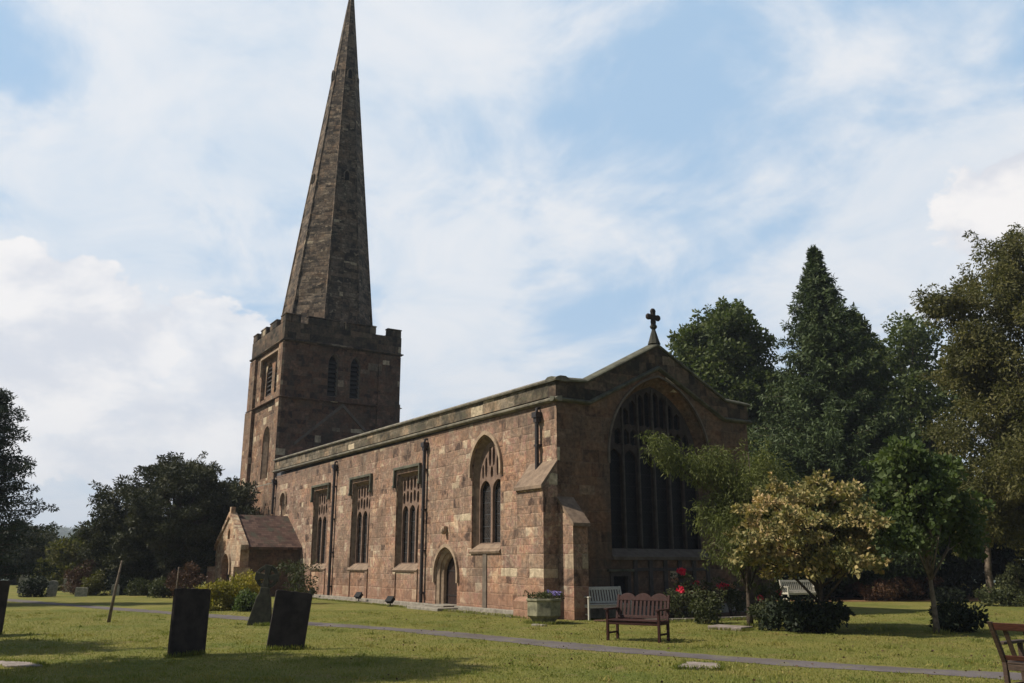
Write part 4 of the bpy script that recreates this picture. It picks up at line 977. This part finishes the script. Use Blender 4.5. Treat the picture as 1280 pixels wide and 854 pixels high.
shrub('tall arching climber before the porch side wall', (-14.6, -3.2), (.8, .95, 2.0), 34, 60, .11, .05, 'shrub_leaf', 174, (.18, .34), 'climbing_shrub', droop=.3)

# off to the south-west: trees whose shade falls over the foreground
tree('broadleaf_tree', 'tall green tree south of the lawn whose shade falls on the near grass', 'tree', (4.4, -21.0), 12.5, (2.6, 3.0, 3.0), 10.0, 110, 170, .22, .14, 'broad_leaf', .3, (.6, .95), 51)
tree('broadleaf_tree', 'lower green tree south of the lawn beside the leaning stones', 'tree', (-.9, -20.4), 7.5, (1.6, 1.5, 1.6), 6.2, 50, 150, .2, .13, 'broad_leaf', .2, (.5, .8), 53)

# far woods on the valley side
rg = np.random.default_rng(5); lv_ = Leaves(5)
for i in range(2600):
    px = rg.uniform(-300, 420); D = rg.uniform(110, 1500)**1.0
    X, Y = spot(px, D); hh = hill_h(X, Y); s_ = 3.0+D*.0035
    if D < 260 and rg.random() < .3: continue
    lv_.clump((X, Y, hh+s_*.6), s_, 26, s_*.75, s_*.5, .8)
w_ = lv_.build('distant_wood', 'broad_leaf'); tag(w_, 'distant wooded valley side beyond the churchyard on the left', 'wood', kind='stuff')

# ------------------------------------------------------------------ lawn grass blades
rg = np.random.default_rng(9); lv_ = Leaves(9)
NB = 230000
D = 10.5+rg.random(NB)**1.5*22; u = rg.uniform(-.66, .66, NB)
X = CAM[0]+FW[0]*D+RT[0]*D*u; Y = CAM[1]+FW[1]*D+RT[1]*D*u
pa = np.array([(p.x, p.y) for p in pp]); keep = np.ones(NB, bool)
for (ax_, ay_), (bx_, by_) in zip(pa[:-1], pa[1:]):
    vx, vy = bx_-ax_, by_-ay_; t_ = np.clip(((X-ax_)*vx+(Y-ay_)*vy)/(vx*vx+vy*vy), 0, 1)
    keep &= np.hypot(X-ax_-vx*t_, Y-ay_-vy*t_) > .47+rg.normal(size=NB)*.05
keep &= ~((Y > -.8) & (X < .9)); keep &= ~((X < 3.1) & (X > -.2) & (Y > .4))
X, Y, D = X[keep], Y[keep], D[keep]; n_ = len(X)
T = rg.normal(size=(n_, 3))*.45; T[:, 2] = 1
tuft = (np.sin(X*1.9+Y*.7)+np.sin(Y*2.3-X*.8)+np.sin(X*.6+1)*np.sin(Y*.9))/3
lv_.add(np.stack([X, Y, np.full(n_, -.004)], 1), T, .034+.012*tuft, .010, np.clip(.42+.22*tuft+rg.normal(size=n_)*.22, 0, 1))
def tufts(x0, y0, x1, y1, n_, h=.09, sp=.05):
    t_ = rg.random(n_); P_ = np.stack([x0+(x1-x0)*t_+rg.normal(size=n_)*sp, y0+(y1-y0)*t_+rg.normal(size=n_)*sp, np.full(n_, -.004)], 1)
    T_ = rg.normal(size=(n_, 3))*.4; T_[:, 2] = 1; lv_.add(P_, T_, h, .012, np.clip(.3+rg.normal(size=n_)*.2, 0, 1))
for q_ in ((5.5, -12.42, 5.14, -11.66), (5.36, -12.4, 5.0, -11.7), (5.06, -10.5, 5.2, -9.8), (4.94, -10.5, 5.1, -9.8), (-1.85, -8.7, -1.75, -8.2), (-1.5, -15.6, -2.2, -14.6), (1.0, -1.9, 2.0, -2.0), (1.9, -1.9, 1.95, -1.0)): tufts(*q_, 420)
tufts(-29, -.85, -9, -.85, 5200, .08, .06); tufts(-7.5, -.8, 0, -.7, 2600, .09, .07); tufts(3.15, .4, 3.2, 8, 1600, .09)
for q_ in ((4.6, -15., 5.2, -14.5), (5.2, -14.5, 5.9, -14.35), (11.1, -5.3, 11.6, -5.), (11.6, -5., 12.05, -5.5), (12.05, -5.5, 11.55, -5.95), (11.55, -5.95, 11.1, -5.3), (6.3, 1.55, 6.45, .95), (5.5, .75, 6.45, .95)): tufts(*q_, 330, .07, .03)
for (bx_, by_) in ((7.7, 2.5), (9.6, 4.2), (5.5, 2.3)): tufts(bx_-.12, by_-.1, bx_+.12, by_+.1, 260, .12, .09)
for i in range(420):
    D_ = 11+rg.random()**1.3*20; u_ = rg.uniform(-.6, .6); cx_ = CAM[0]+FW[0]*D_+RT[0]*D_*u_; cy_ = CAM[1]+FW[1]*D_+RT[1]*D_*u_
    if (cy_ > -1 and cx_ < 1) or np.hypot(pa[:, 0]-cx_, pa[:, 1]-cy_).min() < .7: continue
    nn_ = 46; P_ = np.stack([cx_+rg.normal(size=nn_)*.09, cy_+rg.normal(size=nn_)*.09, np.full(nn_, -.004)], 1); T_ = rg.normal(size=(nn_, 3))*.6; T_[:, 2] = .8
    lv_.add(P_, T_, rg.uniform(.05, .09), .013, np.clip(rg.uniform(.05, .95)+rg.normal(size=nn_)*.1, 0, 1))
gr = lv_.build('lawn_grass', 'grass_blade'); tag(gr, 'short mown grass of the churchyard lawn', 'grass', kind='stuff')
# fallen leaves, buds and daisies strewn on the lawn
n_ = 600; D = 11+rg.random(n_)**1.3*20; u = rg.uniform(-.2, .62, n_)
lv_ = Leaves(10); X = CAM[0]+FW[0]*D+RT[0]*D*u; Y = CAM[1]+FW[1]*D+RT[1]*D*u
kk = ~((Y > -.6) & (X < 1)); X, Y = X[kk], Y[kk]; T = rg.normal(size=(len(X), 3)); T[:, 2] = .1
lv_.add(np.stack([X, Y, np.full(len(X), .03)], 1), T, .045, .03)
fl = lv_.build('fallen_leaves', 'brown_leaf'); tag(fl, 'dry fallen leaves scattered over the lawn', 'leaves', kind='stuff')

# ------------------------------------------------------------------ gravestones
def slab(label, p0, p1, h, thick, lean_side, lean_back, mat, name='headstone', group=None, shape='flat'):
    """upright stone between ground points p0 (left) and p1 (right)"""
    c_ = ((p0[0]+p1[0])/2, (p0[1]+p1[1])/2); w = math.hypot(p1[0]-p0[0], p1[1]-p0[1]); rot = math.atan2(p1[1]-p0[1], p1[0]-p0[0])
    if shape == 'flat': o_ = [(-w/2, -.2), (-w/2, h-.015), (-w/2+.03, h), (-w*.3, h+.008), (-w*.12, h-.004), (w*.06, h+.008), (w*.2, h-.006), (w*.34, h+.002), (w/2-.05, h-.004), (w/2, h-.02), (w/2, -.2)]
    else: o_ = [(-w/2, -.2), (-w/2, h*.8)]+[(-w/2*math.cos(PI*i/8), h*.8+h*.2*math.sin(PI*i/8)) for i in range(1, 8)]+[(w/2, h*.8), (w/2, -.2)]
    bm = BM(); prism(bm, o_, lambda u, z, d: (u, -d, z), -thick/2, thick/2)
    o = obj(name, bm, mat, None, bev=.008); o.location = (*c_, 0)
    o.rotation_mode = 'XYZ'; o.rotation_euler = (lean_back, lean_side, rot)
    return tag(o, label, 'gravestone', group)
slab('dark slate headstone standing upright, left of the pair on the near grass', (5.42, -12.38), (5.08, -11.68), 1.17, .075, R(1.5), R(-1), 'slate_headstone', group='square slate headstones')
slab('dark slate headstone tilted clearly to the right in front of the celtic cross', (5.0, -10.5), (5.15, -9.80), 1.09, .075, R(6.5), R(-2), 'slate_headstone', group='square slate headstones')
slab('dark headstone half cut off by the left edge of the view', (-1.6, -15.6), (-2.3, -14.62), 1.25, .09, R(2), R(-1), 'slate_headstone', group='square slate headstones')
# celtic cross stone
t = thing('celtic_cross', 'weathered dark wheel-headed cross gravestone leaning to the right behind the slate pair', 'gravestone', (-2.15, -8.50, 0), R(60))
t.rotation_euler = (R(-2), R(5), R(62))
bm = BM(); prism(bm, [(-.34, -.2), (-.32, .06), (-.19, .72), (-.13, .84), (-.12, 1.0), (.12, 1.0), (.13, .84), (.19, .72), (.32, .06), (.34, -.2)], lambda u, z, d: (u, -d, z), -.09, .09); obj('shaft', bm, 'mossy_headstone', t, bev=.02)
bm = BM(); cz = 1.28
band(bm, [(.31*math.cos(2*PI*i/28), cz+.31*math.sin(2*PI*i/28)) for i in range(29)], [(.22*math.cos(2*PI*i/28), cz+.22*math.sin(2*PI*i/28)) for i in range(29)], lambda u, z, d: (u, -d, z), -.06, .06)
f0 = lambda u, z, d: (u, -d, z)
for k_ in range(4):
    ca, sa = math.cos(PI/2*k_), math.sin(PI/2*k_)
    prism(bm, [(ca*q-sa*w, cz+sa*q+ca*w) for q, w in ((0, -.05), (.32, -.11), (.32, .11), (0, .05))], f0, -.075-.002*k_, .075+.002*k_)
bmesh.ops.create_uvsphere(bm, u_segments=10, v_segments=6, radius=.085, matrix=Matrix.Translation((0, 0, cz)))
obj('wheel_head', bm, 'mossy_headstone', t, bev=.01)
far = [(62, 47, .8, .5, 'pale rounded gravestone nearest the cedar foot', 'r', .1), (45, 50, .9, .55, 'pale gravestone leaning behind the cedar foot', 'r', -.12), (98, 46.5, .45, .6, 'small white kerbed gravestone below the reddish shrub', 'f', .05), (143, 48, .6, .4, 'small grey gravestone just left of the yew', 'r', 0), (82, 54, .8, .5, 'grey squat gravestone below the brownish tree', 'f', .04), (26, 52, 1.0, .6, 'pale tall gravestone far left behind the dark headstone', 'r', .06)]
for px, D_, h_, w__, lb, shp, ln in far:
    x_, y_ = spot(px, D_); slab(lb, (x_, y_), (x_+.35*w__, y_+.93*w__), h_, .1, ln, .02, 'pale_gravestone', 'gravestone', 'gravestones on the far left lawn', 'flat' if shp == 'f' else 'round')
def ledger(name, label, pts, h, mat, cat='gravestone'):
    bm = BM(); prism(bm, pts, lambda a_, b__, d: (a_, b__, d), -.05, h); return tag(obj(name, bm, mat, None, bev=.012), label, cat)
ledger('ledger_stone', 'flat brown grave slab sunk in the grass near the left edge', [(4.6, -15.0), (5.15, -14.5), (5.9, -14.35), (5.6, -14.9)], .03, 'ledger_stone')
ledger('ledger_stone', 'flat grey stone set in the grass below the path', [(11.55, -5.95), (11.1, -5.3), (11.6, -5.0), (12.05, -5.5)], .045, 'ledger_stone')
ledger('ledger_stone', 'low flat kerbed grave between the stained bench and the feathery tree', [(5.5, .75), (5.3, 1.35), (6.3, 1.55), (6.45, .95)], .09, 'ledger_stone')
# bed edging
bm = BM(); e = path_pts([(2.2, .3), (2.9, 2.4), (3.1, 5.0), (2.9, 8.2)], 6)
for A, B in zip(e, e[1:]):
    d_ = (B-A); ang = math.atan2(d_.y, d_.x); L_ = d_.length
    bx(bm, 0, -.05, -.05, L_-.02, .05, .09, Matrix.Translation(A) @ Matrix.Rotation(ang, 4, 'Z'))
tag(obj('bed_edging', bm, 'kerb_stone', None, bev=.01), 'low stone edging along the rose bed', 'edging')

# ------------------------------------------------------------------ planter
t = thing('stone_planter', 'octagonal mossy stone planter with violet flowers at the church corner', 'planter', (1.45, -1.55, 0), R(10))
bm = BM(); lathe(bm, [(.30, 0), (.34, .06), (.42, .16), (.50, .22), (.50, .60), (.53, .62), (.53, .68), (.46, .68), (.45, .60), (.0001, .60)], 8, (0, 0, 0), R(22.5)); obj('bowl', bm, 'planter_stone', t, bev=.012)
bm = BM(); lathe(bm, [(.0001, .605), (.44, .605), (.3, .64), (.0001, .65)], 12); obj('compost', bm, 'soil', t)
lv_ = Leaves(61); rg = np.random.default_rng(61)
for i in range(26): lv_.clump((rg.uniform(-.36, .36), rg.uniform(-.36, .36), .70+rg.uniform(0, .08)), .10, 40, .07, .03, .8, -.2)
lv_.build('foliage', 'shrub_leaf', t)
lv_ = Leaves(62)
for i in range(16): lv_.clump((rg.uniform(-.05, .36), rg.uniform(.0, .36), .80+rg.uniform(0, .06)), .05, 16, .04, .04, .8, -.2)
lv_.build('flowers', 'violet_petal', t)
slabst = ledger('loose_stone', 'small pale stone lying on the grass before the planter', [(2.0, -2.35), (2.05, -2.2), (2.4, -2.1), (2.38, -2.27)], .05, 'kerb_stone', 'stone')

# ------------------------------------------------------------------ floodlights
fl_spots = [(-20.2, -.55, 'small black floodlight on the kerb left, nearest the porch'), (-14.3, -.55, 'small black floodlight in the middle of the three by the wall'), (-10.15, -.95, 'small black floodlight by the wall nearest the arched door')]
def flood(label, x_, y_, g_='black floodlights along the south wall'):
    t = thing('floodlight', label, 'floodlight', (x_, y_, .0), R(20), g_)
    bm = BM(); tube(bm, [(0, 0, -.02), (0, 0, .22)], .03, 6); bx(bm, -.12, -.1, -.01, .12, .1, .03); obj('stand', bm, 'black_lamp', t)
    bm = BM(); M_ = Matrix.Translation((0, 0, .32)) @ Matrix.Rotation(R(-42), 4, 'X'); bx(bm, -.2, -.09, -.15, .2, .09, .15, M_); bx(bm, -.23, -.13, -.18, .23, -.09, .18, M_); obj('lamp_housing', bm, 'black_lamp', t, bev=.01)
    return t
f0_ = flood(fl_spots[0][2], *fl_spots[0][:2])
for x_, y_, lb in fl_spots[1:]:
    c_ = f0_.copy(); C.objects.link(c_); c_.location = (x_, y_, 0); c_['label'] = lb
    for ch in list(f0_.children):
        d_ = ch.copy(); C.objects.link(d_); d_.parent = c_
for o_ in (f0_,): o_.location.z = .045
for o_ in list(C.objects):
    if o_.name.startswith('floodlight'): o_.scale = (.75, .75, .75)
for o_ in list(C.objects):
    if o_.name.startswith('floodlight') and abs(o_.location.x+14.3) < .01: o_.location.z = .045

# ------------------------------------------------------------------ benches
def bench(label, loc, rotz, w, mat, hump=False, group=None, seat_h=.43, back_h=.95, depth=.52, rail=None, tilt=.13, name='garden_bench', gap=.095):
    """local: sits along X, faces -Y"""
    rail = rail or mat
    t = thing(name, label, 'bench', (*loc, 0), rotz, group)
    def B(nm, boxes, m_=mat):
        bm = BM()
        for b__ in boxes:
            M_ = b__[6] if len(b__) > 6 else None; bx(bm, *b__[:6], M_)
        return obj(nm, bm, m_, t, bev=.006)
    lt = .055
    for s_ in (-1, 1):
        x0 = s_*(w/2-lt/2)
        B('front_leg', [(x0-lt/2, -depth/2, 0, x0+lt/2, -depth/2+lt, .64)])
        bm = BM(); yb = depth/2-lt
        prism(bm, [(yb, 0), (yb, seat_h), (yb+tilt, back_h), (yb+tilt+lt, back_h), (yb+lt, seat_h), (yb+lt, 0)], lambda a_, z, d: (d, a_, z), x0-lt/2, x0+lt/2); obj('back_leg', bm, mat, t, bev=.006)
        B('armrest', [(x0-.045, -depth/2-.05, .64, x0+.045, depth/2+.02, .675)])
        B('side_rail', [(x0-.02, -depth/2+lt+.001, seat_h-.08, x0+.02, depth/2-lt-.001, seat_h-.015), (x0-.018, -depth/2+lt+.001, .14, x0+.018, depth/2-lt-.001, .18)])
    sl_ = []; n_s = 6; ws = (depth+.02)/n_s
    for i in range(n_s): sl_.append((-w/2+.002, -depth/2-.02+i*ws+.008, seat_h-.012, w/2-.002, -depth/2-.02+(i+1)*ws-.008, seat_h+.012))
    sl_ = [(q[0]+(lt if i in (0, n_s-1) else 0), q[1], q[2], q[3]-(lt if i in (0, n_s-1) else 0), q[4], q[5]) for i, q in enumerate(sl_)]
    B('seat', sl_); B('front_rail', [(-w/2+lt, -depth/2+.012, seat_h-.09, w/2-lt, -depth/2+.042, seat_h-.016), (-w/2+lt, depth/2-.045, seat_h-.09, w/2-lt, depth/2-.015, seat_h-.016)])
    yb = depth/2-lt+.012; fb = lambda u, z, d: (u, yb+(z-seat_h)/(back_h-seat_h)*tilt+d, z)
    bm = BM(); n_b = int((w-2*lt)/gap); st = (w-2*lt)/n_b
    for i in range(n_b): prism(bm, rect(-w/2+lt+(i+.5)*st-.027, -w/2+lt+(i+.5)*st+.027, seat_h+.09, back_h-.10), fb, 0, .018)
    obj('backrest_slats', bm, mat, t)
    bm = BM(); prism(bm, rect(-w/2+lt, w/2-lt, seat_h+.03, seat_h+.09), fb, -.005, .03)
    if hump:
        top_ = []; N_h = 36; W0 = w-2*lt
        for i in range(N_h+1):
            f = i/N_h; top_.append((-w/2+lt+W0*f, back_h-.05+.085*abs(math.sin(PI*3*f))**.7))
        bot_ = [(u, back_h-.12) for u, _ in top_]
        band(bm, top_, bot_, fb, -.008, .034)
    else: prism(bm, rect(-w/2+lt, w/2-lt, back_h-.10, back_h-.01), fb, -.008, .034)
    obj('back_rail', bm, rail, t, bev=.005)
    return t
bench('dark red-brown stained bench with three-humped slatted back on the open lawn', (7.23, -3.05), R(24), 1.27, 'stained_wood', True, back_h=.95)
bench('weathered pale grey bench against the shaded east wall', (.80, 1.18), R(86), 1.6, 'weathered_wood', back_h=.95)
bench('small weathered pale bench far off under the cream-yellow tree', (-4.0, 15.9), R(74), 1.7, 'weathered_wood', back_h=.95)
# bench cut off at the right edge, seen from behind
bench('old dark bench with reddish top rail cut off by the lower right corner', (spot(1256, 11.5)[0]+.72, spot(1256, 11.5)[1]-.05), R(184), 1.5, 'old_wood', back_h=.92, rail='rail_wood', tilt=.25, gap=.2)

# stake on the lawn
def stake(label, p, h, dx, dy, r_):
    bm = BM(); tube(bm, [(0, 0, -.1), (dx*.45+.03, dy*.45, h*.5), (dx, dy, h)], [r_*1.3, r_, r_*.6], 7)
    o = obj('leaning_stake', bm, 'pale_bark', None, smooth=True); o.location = (*p, 0); return tag(o, label, 'stake')
stake('bare leaning stake standing alone on the left lawn', (-5.7, -11.8), 1.72, .10, .17, .04)
stake('thin upright stake rising behind the upright slate headstone', spot(223, 40), 1.5, .0, .03, .035)

# ------------------------------------------------------------------ haze in the valley air
bm = BM(); bx(bm, -2750, -2750, -130, 2750, 2750, 150)
hzb = obj('haze', bm, None, None); tag(hzb, 'thin pale summer haze filling the air', 'haze', kind='stuff')
m = bpy.data.materials.new('haze_air'); m.use_nodes = True; m.node_tree.nodes.clear()
pv = m.node_tree.nodes.new('ShaderNodeVolumePrincipled'); pv.inputs['Density'].default_value = .00035; pv.inputs['Color'].default_value = (.80, .88, 1, 1); pv.inputs['Anisotropy'].default_value = .2
om = m.node_tree.nodes.new('ShaderNodeOutputMaterial'); m.node_tree.links.new(pv.outputs[0], om.inputs['Volume']); hzb.data.materials.append(m)

# pieces that stand apart become parts of their own
def split_loose(o):
    me = o.data; par = list(range(len(me.vertices)))
    def find(a_):
        while par[a_] != a_: par[a_] = par[par[a_]]; a_ = par[a_]
        return a_
    for e_ in me.edges: par[find(e_.vertices[0])] = find(e_.vertices[1])
    roots = {}
    for v in me.vertices: roots.setdefault(find(v.index), []).append(v.index)
    if len(roots) < 2: return
    keys = list(roots)
    for i in range(len(keys)-1, -1, -1):
        b2 = bmesh.new(); b2.from_mesh(me); b2.verts.ensure_lookup_table(); ks = set(roots[keys[i]])
        bmesh.ops.delete(b2, geom=[v for v in b2.verts if v.index not in ks], context='VERTS')
        nm = bpy.data.meshes.new(me.name); b2.to_mesh(nm); b2.free()
        for mt_ in me.materials: nm.materials.append(mt_)
        if i == 0: new0 = nm
        else:
            c_ = o.copy(); c_.data = nm; C.objects.link(c_); c_.parent = o.parent
    o.data = new0
for o_ in list(C.objects):
    if o_.type == 'MESH' and o_.name.split('.')[0] in SPLIT: split_loose(o_)
